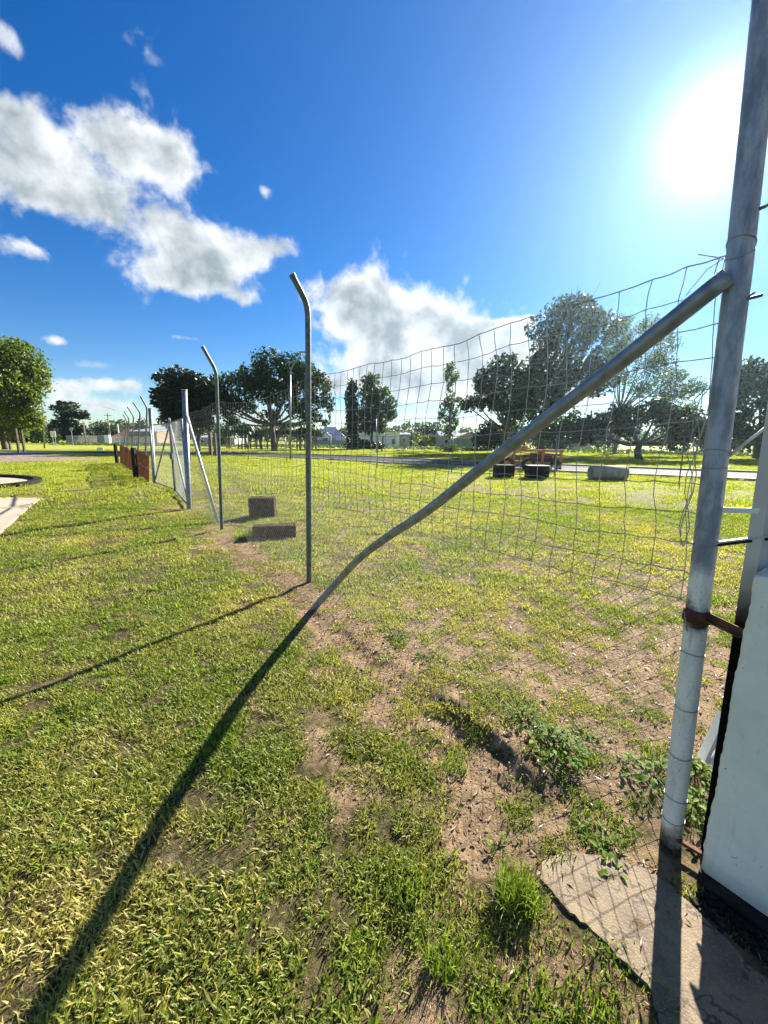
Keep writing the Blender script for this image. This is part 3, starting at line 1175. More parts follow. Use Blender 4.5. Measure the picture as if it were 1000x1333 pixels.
# rusty angle bracket from post to wall
c = on_strainer(0.905)
wtop = A0 + Vector((0, 0, 0.90)) + FN * 0.035 + FD * 0.005
brk = MB()
brk.bar(c + (wtop - c).normalized() * 0.02, wtop, 0.028, 0.005)
brk.bar(c + (wtop - c).normalized() * 0.02 + Vector((0, 0, .012)) , wtop + Vector((0, 0, .012)), 0.004, 0.030)
o = brk.build('angle_bracket', M['rust'], fence)
tag(o, 'rusty angle bracket tying post to wall')
o = MB().tube([c + Vector((0, 0, -0.022)), c + Vector((0, 0, 0.022))], 0.041, 18).build('pipe_clamp', M['rust'], fence)
smooth_tube(o)
# bottom bar
c = on_strainer(0.035)
e = A0 + Vector((0, 0, 0.035)) + FN * 0.09
brk = MB()
brk.bar(c - FN * 0.02, e, 0.016, 0.012)
o = brk.build('foot_bar', M['rust'], fence)
tag(o, 'short rusty bar at the foot of the post')
# pressed white metal straps higher up
c1 = on_strainer(1.28) - FD * 0.03
e1 = B0 + Vector((0, 0, 1.30)) - FD * 0.12 + FN * 0.06
sm = MB()
w_ = Vector((0, 0, 0))
q1 = [c1, c1 + FN * 0.05 - FD * 0.02, e1 + FN * 0.12, e1 - FN * 0.03]
sm.poly(q1)
sm.poly([p + Vector((0, 0, -0.004)) for p in reversed(q1)])
sm.bar(c1, e1 - FN * .03, 0.006, 0.018)
sm.build('sheet_strap', M['white'], fence)
c2 = on_strainer(1.17) - FD * 0.03
e2 = B0 + Vector((0, 0, 1.24)) - FD * 0.10 + FN * 0.03
MB().bar(c2, e2, 0.018, 0.006).build('flat_strap', M['galv_light'], fence)
MB().bar(on_strainer(1.17) - FD * .03 + Vector((0, 0, -.008)), e2 + Vector((0, 0, -.008)), 0.006, 0.012).build('flat_strap', M['bitumen'], fence)
smooth_tube(MB().tube([on_strainer(1.44) - FD * 0.02, B0 + Vector((0, 0, 1.58)) - FD * 0.0 + FN * .02], 0.004, 8).build('stay_wire', M['galv_light'], fence))

# ------------------------------------------------------------------ gates
HG = 1.88
P_M = gp(229, 641) + FN * 0.0


def gate(hinge, meet, label, swing, name='gate'):
    g = empty(name, (hinge.x, hinge.y, 0), label, 'gate')
    d = (meet - hinge)
    d.z = 0
    L = d.length
    d.normalize()
    a = hinge + d * 0.09
    c = meet - d * 0.04
    up = Vector((0, 0, 1))
    lo, hi = 0.07, HG
    fr = MB()
    fr.tube([a + up * lo, a + up * hi], 0.021, 10)
    fr.tube([a + up * lo, c + up * lo], 0.019, 10)
    fr.tube([a + up * hi, c + up * hi], 0.019, 10)
    smooth_tube(fr.build('gate_frame', M['galv'], g))
    smooth_tube(MB().tube([c + up * 0.03, c + up * (hi + 0.02), c + up * (hi + 0.14) - d * 0.03], [0.024, 0.024, 0.012], 10).build('meeting_stile', M['galv_dark'] if swing > 0 else M['galv'], g))
    smooth_tube(MB().tube([a + up * (lo + 0.05), c + up * (hi - 0.05)], 0.021, 10).build('diagonal_brace', M['galv_light'] if swing > 0 else M['galv_dark'], g))
    for hh in (0.35, 1.6):
        MB().bar(hinge + d * 0.03 + up * hh, a + up * hh, 0.03, 0.02).build('hinge', M['galv_dark'], g)
    mb = MB()

    def P(t, h):
        p = a.lerp(c, t)
        return p + up * h + FN * 0.01 * math.sin(t * 9 + h * 5)
    chain_panel(P, (c - a).length, hi - lo, 0.075, 0.0016, mb, 5, h0=lo)
    mb.build('chain_link_mesh', M['galv_light'], g)
    return g


gate(P_G1, P_M, 'nearer chain-link gate leaf, hinged on the tall post past the concrete blocks', 1)
gate(P_G2, P_M + FD * 0.06, 'farther chain-link gate leaf, hinged on the tall post by the rusty mesh panels', -1)
MB().box((P_M.x, P_M.y - 0.05, 1.0), (0.07, 0.09, 0.16)).build('latch_box', M['galv_dark'], [o for o in COL.objects if o.name == 'gate'][0])

# ------------------------------------------------------------------ far fence run
farf = empty('perimeter_fence', (P_G2.x, P_G2.y, 0), 'far run of cranked post fence beyond the gate with wire above rusty mesh panels', 'fence')
g2top = at(195.5, 532, P_G2.y)
smooth_tube(MB().tube([P_G2 + Vector((0, 0, -.1)), P_G2, g2top], 0.058, 18).build('gate_post', M['galv'], farf))
MB().tube([g2top, g2top + Vector((0, 0, 0.015))], 0.064, 18).build('post_cap', M['galv_light'], farf)
FD2 = (gp(159.5, 603) - P_G2)
FD2.z = 0
FAR_L = FD2.length
FD2.normalize()
bends = [((191.5, 531), (183, 516)), ((182.5, 537), (173, 523.5)), ((174, 542), (166, 529.5)), ((168, 544.5), (161.5, 535.5)), ((165, 548), (160.5, 539.5))]
fps = [P_G2]
for k, (bp, tp) in enumerate(bends):
    base = P_G2 + FD2 * (2.6 + 2.75 * k)
    a_ = crank(base, (bp[0], bp[1]), (tp[0], tp[1]), 0.030, parent=farf)
    fps.append(base)
endp = P_G2 + FD2 * FAR_L
wm = MB()
for k in range(len(fps)):
    a_ = fps[k]
    c_ = fps[k + 1] if k + 1 < len(fps) else endp
    L = (c_ - a_).length
    for q in range(int(L / 0.11)):
        t = q / int(L / 0.11)
        p = a_.lerp(c_, t)
        wm.tube([p + Vector((0, 0, 0.03)), p + Vector((0, 0, 2.05))], 0.0022, 3, cap=False)
for h in [0.1 + 0.13 * i for i in range(16)]:
    wm.tube([P_G2 + Vector((0, 0, h)), endp + Vector((0, 0, h))], 0.0022, 3, cap=False)
wm.build('square_wire_mesh', M['wire'], farf)
lp = at(153, 552, endp.y)
smooth_tube(MB().tube([endp, lp], 0.03, 10).build('white_end_post', M['white'], farf))

# rusty mesh panels along the outside of that fence
shs = [(0.30, 2.35, 0.95, 'nearest rusty mesh panel, streaked orange, leaning on the far fence'),
       (2.50, 2.1, 1.00, 'second rusty mesh panel from the gate, dark brown'),
       (4.75, 2.6, 0.92, 'third rusty mesh panel from the gate, the lowest one'),
       (7.5, 2.8, 1.0, 'fourth rusty mesh panel from the gate, red brown'),
       (10.5, 2.3, 1.05, 'farthest rusty mesh panel, tallest, at the end of the fence')]
for k, (s0, L, H, lab) in enumerate(shs):
    q0 = P_G2 + FD2 * s0
    t = empty('rusty_mesh_panel', (q0.x, q0.y, 0), lab, 'mesh panel', 'rusty mesh panels along the fence')
    nn = int(L / 0.075)
    bars = MB()
    for q in range(nn + 1):
        s = s0 + L * q / nn
        lo_ = P_G2 + FD2 * s - FN * 0.12 + Vector((0, 0, 0.02))
        hi_ = P_G2 + FD2 * (s + random.uniform(-.02, .02)) - FN * 0.05 + Vector((0, 0, H + random.uniform(-.03, .03)))
        bars.bar(lo_, hi_, random.uniform(.018, .042), 0.012)
    tag(bars.build('rusty_bars', M['rust_sheet'], t), kind='stuff')
    for f_ in (0.06, .5, .96):
        o_ = 0.12 * (1 - f_) + .05 * f_ + .012
        MB().bar(P_G2 + FD2 * s0 - FN * o_ + Vector((0, 0, H * f_)), P_G2 + FD2 * (s0 + L) - FN * o_ + Vector((0, 0, H * f_)), .035, .01).build('rail', M['rust'], t)
for s0, lab in ((2.55, 'short dark timber post standing between the first two rusty mesh panels'), (12.6, 'short dark timber post at the far end of the rusty mesh panels')):
    p = P_G2 + FD2 * s0 - FN * 0.28
    tag(MB().bar(p, p + Vector((0, 0, 1.12)), 0.13).build('timber_post', M['dark_wood']), lab, 'post')

# ------------------------------------------------------------------ back fence of the field
b0, b1 = Vector((-16.6, 35.5, 0)), Vector((24, 3.5, 0))
b0 = Vector(P_G2 + FD2 * FAR_L)
pB = [gp(159.5, 603), gp(324, 599.5), gp(431, 606), gp(491, 609.5), gp(588, 616), gp(884, 628)]
back = empty('field_fence', (pB[0].x, pB[0].y, 0), 'thin wire fence with slim posts closing the far side of the field', 'fence')
allp = [pB[0]]
for k in range(len(pB) - 1):
    L = (pB[k + 1] - pB[k]).length
    n = max(1, int(round(L / 4.0)))
    for q in range(1, n + 1):
        allp.append(pB[k].lerp(pB[k + 1], q / n))
dirr = (pB[-1] - pB[-2]).normalized()
for q in range(1, 5):
    allp.append(pB[-1] + dirr * 3.6 * q)
for k, p in enumerate(allp):
    smooth_tube(MB().tube([p, p + Vector((random.uniform(-.03, .03), 0, 1.75))], 0.022, 8).build('line_post', M['galv'] if k % 2 else M['galv_dark'], back))
wb = MB()
for h in (0.15, 0.45, 0.8, 1.15, 1.5, 1.72):
    wb.tube([p + Vector((0, 0, h + random.uniform(-.01, .01))) for p in allp], 0.004, 3, cap=False)
wb.build('strand_wire', M['galv'], back)

# ------------------------------------------------------------------ concrete blocks by the fence
def block(name, px0, px1, py_base, h, depth, rot, label, tilt=0.0):
    c = gp((px0 + px1) / 2, py_base)
    w = abs(px1 - px0) / FOC * c.y * 1.0
    m = bpy.data.meshes.new(name)
    import bmesh
    bm = bmesh.new()
    bmesh.ops.create_cube(bm, size=1)
    for v in bm.verts:
        v.co.x *= w
        v.co.y *= depth
        v.co.z = (v.co.z + 0.5) * h
    bmesh.ops.bevel(bm, geom=list(bm.edges), offset=0.02, segments=2, profile=0.6, affect='EDGES')
    bmesh.ops.subdivide_edges(bm, edges=list(bm.edges), cuts=4, use_grid_fill=True)
    rs = random.Random(py_base)
    for v in bm.verts:
        n = Vector((rs.gauss(0, .004), rs.gauss(0, .004), rs.gauss(0, .004)))
        v.co += n
    bm.to_mesh(m)
    bm.free()
    m.materials.append(M['concrete_dark'])
    o = bpy.data.objects.new(name, m)
    COL.objects.link(o)
    o.location = (c.x, c.y + depth / 2, -0.02)
    o.rotation_euler = (tilt, 0.0, rot)
    return tag(o, label, 'block', 'concrete blocks beside the fence')


block('concrete_block', 324, 357, 674, 0.40, 0.22, 0.08, 'upright square brown concrete block standing in the grass behind the fence', 0.04)
block('concrete_block', 327, 383, 702, 0.215, 0.26, 0.22, 'long low concrete block lying in front of the upright one', -0.03)

# ------------------------------------------------------------------ things at the far side of the field
def frame_at(px, py):
    return gp(px, py)


# concrete pipe lying on the grass
c = gp(795, 625.5)
pipe = MB()
Rr_, ri, L = 0.29, 0.235, 1.34
n = 28
for sgn in (-1, 1):
    for rad in (Rr_, ri):
        for k in range(n):
            a = 2 * math.pi * k / n
            pipe.v.append((sgn * L / 2, rad * math.cos(a), 0.29 + rad * math.sin(a)))
for k in range(n):
    k2 = (k + 1) % n
    pipe.f += [(k, k2, 2 * n + k2, 2 * n + k), (n + k2, n + k, 3 * n + k, 3 * n + k2), (k2, k, n + k, n + k2), (2 * n + k, 2 * n + k2, 3 * n + k2, 3 * n + k)]
o = pipe.build('concrete_pipe', M['concrete'])
o.location = (c.x, c.y + 0.25, -0.01)
o.rotation_euler = (0, 0, R(-3))
tag(o, 'short grey concrete pipe lying on its side on the far grass', 'pipe')
me = o.data
me.polygons.foreach_set('use_smooth', [i_ % 4 < 2 for i_ in range(len(me.polygons))])


def crate(px, py, w, h, label, nslat, lidmat):
    c = gp(px, py)
    t = empty('slatted_crate', (c.x, c.y, 0), label, 'crate')
    d = 0.6
    for sx in (-1, 1):
        for sy in (0, 1):
            MB().box((c.x + sx * (w / 2 - 0.03), c.y + 0.03 + sy * (d - 0.06), h / 2), (0.06, 0.06, h)).build('corner_post', M['dark_wood'], t)
    for k in range(nslat):
        z = (k + 0.5) * h / nslat
        for (cx, cy, sx, sy) in ((0, -0.012, w, 0.024), (0, d + 0.012, w, 0.024), (-w / 2 - 0.012, d / 2, 0.024, d), (w / 2 + 0.012, d / 2, 0.024, d)):
            MB().box((c.x + cx, c.y + cy, z), (sx, sy, h / nslat * 0.82)).build('slat', M['dark_wood'], t)
    MB().box((c.x, c.y + d / 2, h + 0.012), (w + 0.06, d + 0.06, 0.024)).build('lid', lidmat, t)
    return t


crate(658, 622.5, 0.68, 0.50, 'left one of the two dark slatted crates on the far grass', 4, M['dark_wood'])
crate(702, 623.5, 0.74, 0.50, 'right one of the two dark slatted crates, with a greenish lid', 3, mat('green_lid', (0.05, 0.08, 0.05)))

# old orange farm implement
c = gp(690, 613)
Y = c.y
imp = empty('farm_implement', (c.x, c.y, 0), 'old rusty orange farm implement with an open frame parked by the road', 'implement')


def ipx(px, z, dy=0.0):
    p = at(px, 600, Y + dy)
    return Vector((p.x, Y + dy, z))


for dy in (0.0, 0.9):
    MB().bar(ipx(668, 1.02, dy), ipx(731, 1.0, dy), 0.10).build('top_rail', M['orange'], imp)
    MB().bar(ipx(648, 0.42, dy), ipx(731, 0.40, dy), 0.10).build('lower_rail', M['orange'], imp)
    for px in (669, 706, 730):
        MB().bar(ipx(px, 0.08, dy), ipx(px, 1.05, dy), 0.10).build('upright', M['orange'], imp)
    MB().bar(ipx(645, 0.35, dy), ipx(676, 1.0, dy), 0.05).build('raking_strut', M['orange'], imp)
for px in (669, 690, 710, 730):
    MB().bar(ipx(px, 0.98, 0.03), ipx(px, 0.98, 0.87), 0.05).build('cross_bar', M['orange'], imp)
MB().bar(ipx(681, 1.0, .4), ipx(681, 1.55, .4), 0.08).build('mast', M['rust'], imp)
MB().box(ipx(678, 1.16, .4), (0.5, 0.35, 0.20)).build('seed_box', mat('yellow_box', (0.40, 0.25, 0.06)), imp)
for k, px in enumerate(range(660, 728, 8)):
    p = ipx(px, 0.55, 0.45)
    MB().tube([p + Vector((0, 0, 0.2)), p, p + Vector((0.1, -.1, -0.3)), p + Vector((0.0, -.16, -0.5))], 0.025, 6).build('tine', M['rust'], imp)
for px in (660, 688):
    p = ipx(px, 0.33, -0.15)
    w = MB()
    nn = 20
    for sy in (-0.09, 0.09):
        for rad in (0.33, 0.19):
            for k in range(nn):
                a = 2 * math.pi * k / nn
                w.v.append((p.x + rad * math.cos(a), p.y + sy, p.z + rad * math.sin(a)))
    for k in range(nn):
        k2 = (k + 1) % nn
        w.f += [(k, k2, 2 * nn + k2, 2 * nn + k), (nn + k2, nn + k, 3 * nn + k, 3 * nn + k2), (k2, k, nn + k, nn + k2), (2 * nn + k, 2 * nn + k2, 3 * nn + k2, 3 * nn + k)]
    wo_ = w.build('wheel', M['black'], imp)
    MB().tube([p + Vector((0, -.05, 0)), p + Vector((0, .05, 0))], 0.19, 16).build('rim', M['orange'], wo_)
MB().box(ipx(700, 0.62, .45), (1.3, 0.5, 0.34)).build('gearbox', M['rust'], imp)
MB().box(ipx(656, 0.55, .45), (0.55, 0.5, 0.30)).build('hitch_box', mat('brown_box', (0.30, 0.17, 0.07)), imp)
smooth_tube(MB().tube([ipx(690, 0.85, .3), ipx(728, 0.80, .3)], 0.07, 10).build('drive_shaft', M['rust'], imp))
# small black engine beside it
p = ipx(722, 0, -0.1)
eng = empty('engine', (p.x, p.y, 0), 'small black engine block on legs at the right end of the orange implement', 'engine')
MB().box(p + Vector((0, 0, 0.42)), (0.34, 0.4, 0.26)).build('engine_block', M['black'], eng)
smooth_tube(MB().tube([p + Vector((0.02, 0, .55)), p + Vector((0.02, 0, .78))], [0.12, 0.07], 12).build('air_cleaner', M['black'], eng))
MB().bar(p + Vector((-.16, 0, .25)), p + Vector((.34, 0, .12)), 0.06).build('skid', M['black'], eng)
for sx in (-.14, .14):
    MB().bar(p + Vector((sx, 0, 0)), p + Vector((sx, 0, .34)), 0.05).build('leg', M['black'], eng)


# ------------------------------------------------------------------ buildings
def box_building(px0, px1, py_eave, py_base, D, depth, label, wallm, roofm, kind='gable', ridge=1.2, name='shed', wins=(), rz=0.0, over=0.3, cat='building'):
    x0 = at(px0, py_base, D).x
    x1 = at(px1, py_base, D).x
    H = at((px0 + px1) / 2, py_eave, D).z
    t = empty(name, ((x0 + x1) / 2, D, 0), label, cat, rz=0)
    cx, w = (x0 + x1) / 2, x1 - x0
    m = MB().box((cx, D + depth / 2, H / 2), (w, depth, H))
    m.build('wall', wallm, t)
    r = MB()
    hx, y0, y1 = w / 2 + over, D - over, D + depth + over
    if kind == 'hip':
        r.v = [(cx - hx, y0, H), (cx + hx, y0, H), (cx + hx, y1, H), (cx - hx, y1, H), (cx - hx * .25, (y0 + y1) / 2, H + ridge), (cx + hx * .25, (y0 + y1) / 2, H + ridge)]
        r.f = [(0, 1, 5, 4), (1, 2, 5), (2, 3, 4, 5), (3, 0, 4), (3, 2, 1, 0)]
    elif kind == 'gable_front':
        r.v = [(cx - hx, y0, H), (cx, y0, H + ridge), (cx + hx, y0, H), (cx - hx, y1, H), (cx, y1, H + ridge), (cx + hx, y1, H)]
        r.f = [(0, 1, 4, 3), (1, 2, 5, 4), (2, 1, 0), (3, 4, 5), (0, 3, 5, 2)]
    elif kind == 'gable':
        ym = (y0 + y1) / 2
        r.v = [(cx - hx, y0, H), (cx + hx, y0, H), (cx + hx, ym, H + ridge), (cx - hx, ym, H + ridge), (cx - hx, y1, H), (cx + hx, y1, H)]
        r.f = [(0, 1, 2, 3), (3, 2, 5, 4), (1, 5, 2), (0, 3, 4), (0, 4, 5, 1)]
    else:
        r.v = [(cx - hx, y0, H), (cx + hx, y0, H), (cx + hx, y1, H + ridge), (cx - hx, y1, H + ridge)]
        r.v += [(a_, b_, c_ + .12) for a_, b_, c_ in r.v]
        r.f = [(3, 2, 1, 0), (4, 5, 6, 7), (0, 1, 5, 4), (1, 2, 6, 5), (2, 3, 7, 6), (3, 0, 4, 7)]
    r.build('roof', roofm, t)
    for (f0, f1, z0, z1, nm) in wins:
        fx = x0 + w * (f0 + f1) / 2
        fw = w * (f1 - f0)
        f_ = MB().box((fx, D - 0.04, (z0 + z1) / 2), (fw + .16, 0.07, z1 - z0 + .16)).build(nm + '_frame' if nm != 'door' else 'door', M['sign_white'] if nm != 'door' else M['wall_grey'], t)
        if nm != 'door':
            MB().box((fx, D - 0.085, (z0 + z1) / 2), (fw, 0.02, z1 - z0)).build('pane', M['glass'], f_)
    return t


box_building(402, 452, 573, 578, 92, 10, 'low grey house with a pale hipped roof beyond the big gum tree', M['wall_grey'], M['roof_grey'], 'hip', 3.1, 'house',
             [(0.08, .2, 1.0, 1.7, 'window'), (.35, .5, 1.0, 1.7, 'window'), (.62, .68, 0.05, 1.7, 'door')])
box_building(466, 520, 562, 580, 82, 9, 'long white metal shed standing between the two broad trees and the slim tree', M['wall_white'], M['roof_grey'], 'skillion', -0.4, 'shed',
             [(.82, .9, 0.6, 1.6, 'window')])
box_building(520, 533, 566, 581, 84, 7, 'narrow grey lean-to on the right end of the long white shed', M['wall_grey'], M['roof_grey'], 'skillion', 0.5, 'shed', [(.3, .6, 1.0, 1.8, 'window')])
box_building(574, 598, 568, 582, 74, 8, 'cream garden shed half hidden behind the slim tree', M['wall_cream'], M['roof_grey'], 'gable', 1.0, 'shed', [(.2, .4, 0.9, 1.5, 'window')])
box_building(593, 623, 571, 585, 66, 8, 'grey gable-fronted shed right of the slim tree', M['wall_grey'], M['wall_cream'], 'gable_front', 1.0, 'shed', [(.35, .65, 0.0, 1.3, 'door')])
box_building(146, 168, 569, 577, 110, 9, 'house with a red hipped roof and carport behind the pale paling fence', M['wall_white'], M['roof_red'], 'hip', 2.3, 'house',
             [(.2, .4, .5, 1.3, 'window'), (.6, .8, .5, 1.3, 'window')])
box_building(168, 205, 562, 577, 105, 9, 'brown brick house with a flat grey roof seen through the far fence', mat('brick_far', (0.28, 0.20, 0.15)), M['roof_grey'], 'skillion', 0.9, 'house',
             [(.2, .32, .8, 1.7, 'window'), (.6, .75, .8, 1.7, 'window')])
box_building(255, 306, 570, 579, 96, 9, 'pale shed with a light roof behind the dense dark tree', M['wall_cream'], M['roof_grey'], 'skillion', 0.7, 'shed', [(.1, .2, .5, 1.1, 'window'), (.6, .7, .5, 1.1, 'window')])
box_building(738, 770, 571, 582, 75, 8, 'small pale shed glimpsed under the spreading tree', M['wall_cream'], M['roof_grey'], 'gable', 0.8, 'shed', [(.5, .8, .5, 1.1, 'window')])


# paling fence on the left
def paling_fence(px0, px1, D, H, lab):
    x0, x1 = at(px0, 578, D).x, at(px1, 578, D).x
    t = empty('paling_fence', (x0, D, 0), lab, 'fence')
    n = int((x1 - x0) / 0.22)
    m = MB()
    for k in range(n):
        x = x0 + (k + .5) * (x1 - x0) / n
        m.box((x, D, H / 2 + 0.03 * math.sin(k * 1.7)), (0.17, 0.03, H))
    o = m.build('palings', M['paling'], t)
    tag(o, kind='stuff')
    for z in (0.35, H - .35):
        MB().box(((x0 + x1) / 2, D + .04, z), (x1 - x0, .04, .09)).build('rail', M['paling'], t)
    return t


paling_fence(87, 128, 84, 1.75, 'pale timber paling fence left of the white cabinet across the road')
paling_fence(146, 196, 88, 1.65, 'weathered paling fence in front of the red roofed house')
# white cabinet and grey panel
p = gp(138, 581.5)
D = 80
x = at(141, 578, D).x
cab = empty('utility_cabinet', (x, D, 0), 'white upright utility cabinet between the two paling fences', 'cabinet')
MB().box((x, D, .95), (1.0, .6, 1.9)).build('cabinet_body', M['sign_white'], cab)
MB().box((x, D - .32, .95), (.8, .03, 1.6)).build('door', M['wall_white'], cab)
x = at(131, 578, D).x
tag(MB().box((x, D + .3, .95), (1.5, .1, 1.8)).build('sheet_panel', M['wall_grey']), 'flat grey sheet panel beside the white cabinet', 'panel')


# ------------------------------------------------------------------ poles and signs
def pole(px, py0, py1, D, r, label, name='power_pole', material=None, cross=False, cat='pole', group=None):
    a_ = at(px, py0, D)
    z1 = at(px, py1, D).z
    a_.z = 0
    t = empty(name, (a_.x, a_.y, 0), label, cat, group)
    smooth_tube(MB().tube([a_, Vector((a_.x, a_.y, z1))], [r, r * .7], 10).build('pole_shaft', material or M['bark_pale'], t))
    if cross:
        MB().box((a_.x, a_.y, z1 - .5), (1.8, .12, .12)).build('cross_arm', M['bark'], t)
    return t, Vector((a_.x, a_.y, z1))


pole(112, 578, 548, 80, .13, 'plain grey pole right of the dark layered tree')
pole(144.5, 578, 538, 100, .16, 'wooden power pole with a cross arm above the red roofed house', cross=True)


def street_light(px, D, ptop, tip, label, r=0.075, lamp=True, lean_px=0, material=None):
    a_ = at(px, 590, D)
    a_.z = 0
    top = at(px + lean_px, ptop, D)
    tp = at(tip[0], tip[1], D - 0.4)
    t = empty('street_light', (a_.x, a_.y, 0), label, 'street light', 'street lights along the road')
    c1 = top.lerp(tp, .12) + Vector((0, 0, .25))
    c2 = top.lerp(tp, .4) + Vector((0, 0, .25))
    smooth_tube(MB().tube([a_, a_.lerp(top, .5), top], [r, r * .85, r * .7], 12).build('light_pole', material or M['galv'], t))
    smooth_tube(MB().tube([top, top.lerp(c1, .5) + Vector((0, 0, .12)), top.lerp(tp, .3) + Vector((0, 0, .30)), tp], [r * .68, r * .6, r * .5, r * .45], 10).build('light_arm', material or M['galv'], t))
    if lamp:
        MB().box(tp + (tp - top).normalized() * .15, (.55, .2, .1)).build('lamp_head', M['wall_grey'], t)
    return t


street_light(378, 29, 488, (393, 461), 'tall grey street light with a curved arm left of the nearest cranked post')
street_light(59, 52, 483, (61, 481.5), 'dark street light head rising from the left hand tree', .09, lean_px=-7)
street_light(150, 150, 535, (136, 530), 'distant street light above the far houses', .1)
street_light(490, 45, 545, (497, 536), 'short street light seen against cloud behind the round tree', .06)


def sign(px, py, D, w, h, label, round_=False, name='road_sign'):
    c_ = at(px, py, D)
    t = empty(name, (c_.x, D, 0), label, 'sign')
    MB().bar((c_.x, D + .05, 0), (c_.x, D + .05, c_.z + h / 2), .07).build('sign_post', M['galv'], t)
    if round_:
        MB().tube([(c_.x, D, c_.z), (c_.x, D + .03, c_.z)], w / 2, 16).build('sign_face', M['wall_grey'], t)
    else:
        MB().box((c_.x, D, c_.z), (w, .04, h)).build('sign_face', M['sign_white'], t)
    return t


sign(67.5, 565, 62, .42, .9, 'left one of two small white signs by the left hand tree')
sign(70.8, 565, 62, .42, .9, 'right one of two small white signs by the left hand tree')
sign(92.5, 559, 70, .62, .62, 'round grey sign in front of the dark layered tree', True)
sign(5.5, 568.5, 50, .3, .5, 'small white sign under the left hand tree at the edge of view')
sign(131, 588, 44, .7, .9, 'back of a small dark sign standing on the grass across the road')
bpy.data.objects[[o.name for o in COL.objects if o.name.startswith('road_sign')][-1]].children[1].data.materials[0] = M['black']

# timber stakes on the mulch
for k, (px, py, h) in enumerate(((14, 586, 1.9), (25, 589, 2.2), (32, 588, 2.1))):
    p = gp(px, py)
    labs = ['leftmost timber tree stake on the mulch', 'middle timber tree stake on the mulch', 'rightmost timber tree stake on the mulch']
    tag(MB().bar((p.x, p.y, 0), (p.x, p.y, h), .16).build('tree_stake', M['timber_stake']), labs[k], 'stake', 'tree stakes on the mulch')
# posts in the grass across the road
for k, (px, py, D, h, lab) in enumerate(((275, 594, 34, 2.0, 'left one of two stubby brown posts beyond the gate'), (281, 594, 34, 1.9, 'right one of two stubby brown posts beyond the gate'),
                                         (497, 593, 50, 1.9, 'leaning brown post on the lime verge right of the round tree'))):
    p = at(px, py, D)
    tag(MB().bar((p.x, D, 0), (p.x + (.15 if k == 2 else 0), D, h), .22 if k < 2 else .16).build('timber_post', M['timber_stake']), lab, 'post')


# ------------------------------------------------------------------ trees
def rand_unit(n, r):
    v = r.normal(size=(n, 3))
    return v / np.linalg.norm(v, axis=1)[:, None]


def leaf_mesh(name, C, size, r, tint, flat=0.0, aspect=1.6, droop=0.0):
    """one small folded leaf clump per centre"""
    n = len(C)
    d = rand_unit(n, r)
    d[:, 2] = d[:, 2] * (1 - flat) - droop
    d /= np.linalg.norm(d, axis=1)[:, None]
    w = np.cross(d, rand_unit(n, r))
    w /= np.linalg.norm(w, axis=1)[:, None] + 1e-9
    if flat > 0:
        w[:, 2] *= (1 - flat)
        w /= np.linalg.norm(w, axis=1)[:, None] + 1e-9
    up = np.cross(d, w)
    s = size * r.uniform(0.55, 1.35, n)[:, None]
    a = C - d * s * aspect / 2
    e = C + d * s * aspect / 2
    l_ = C + w * s * 0.5 + up * s * 0.18
    q = C - w * s * 0.5 + up * s * 0.18
    V = np.stack([a, l_, e, q], 1).reshape(-1, 3)
    idx = np.arange(n)[:, None] * 4
    F = np.concatenate([idx + np.array([0, 1, 2]), idx + np.array([0, 2, 3])], 0)
    return np_mesh(name, V, F, {'tint': np.repeat(tint, 4)})


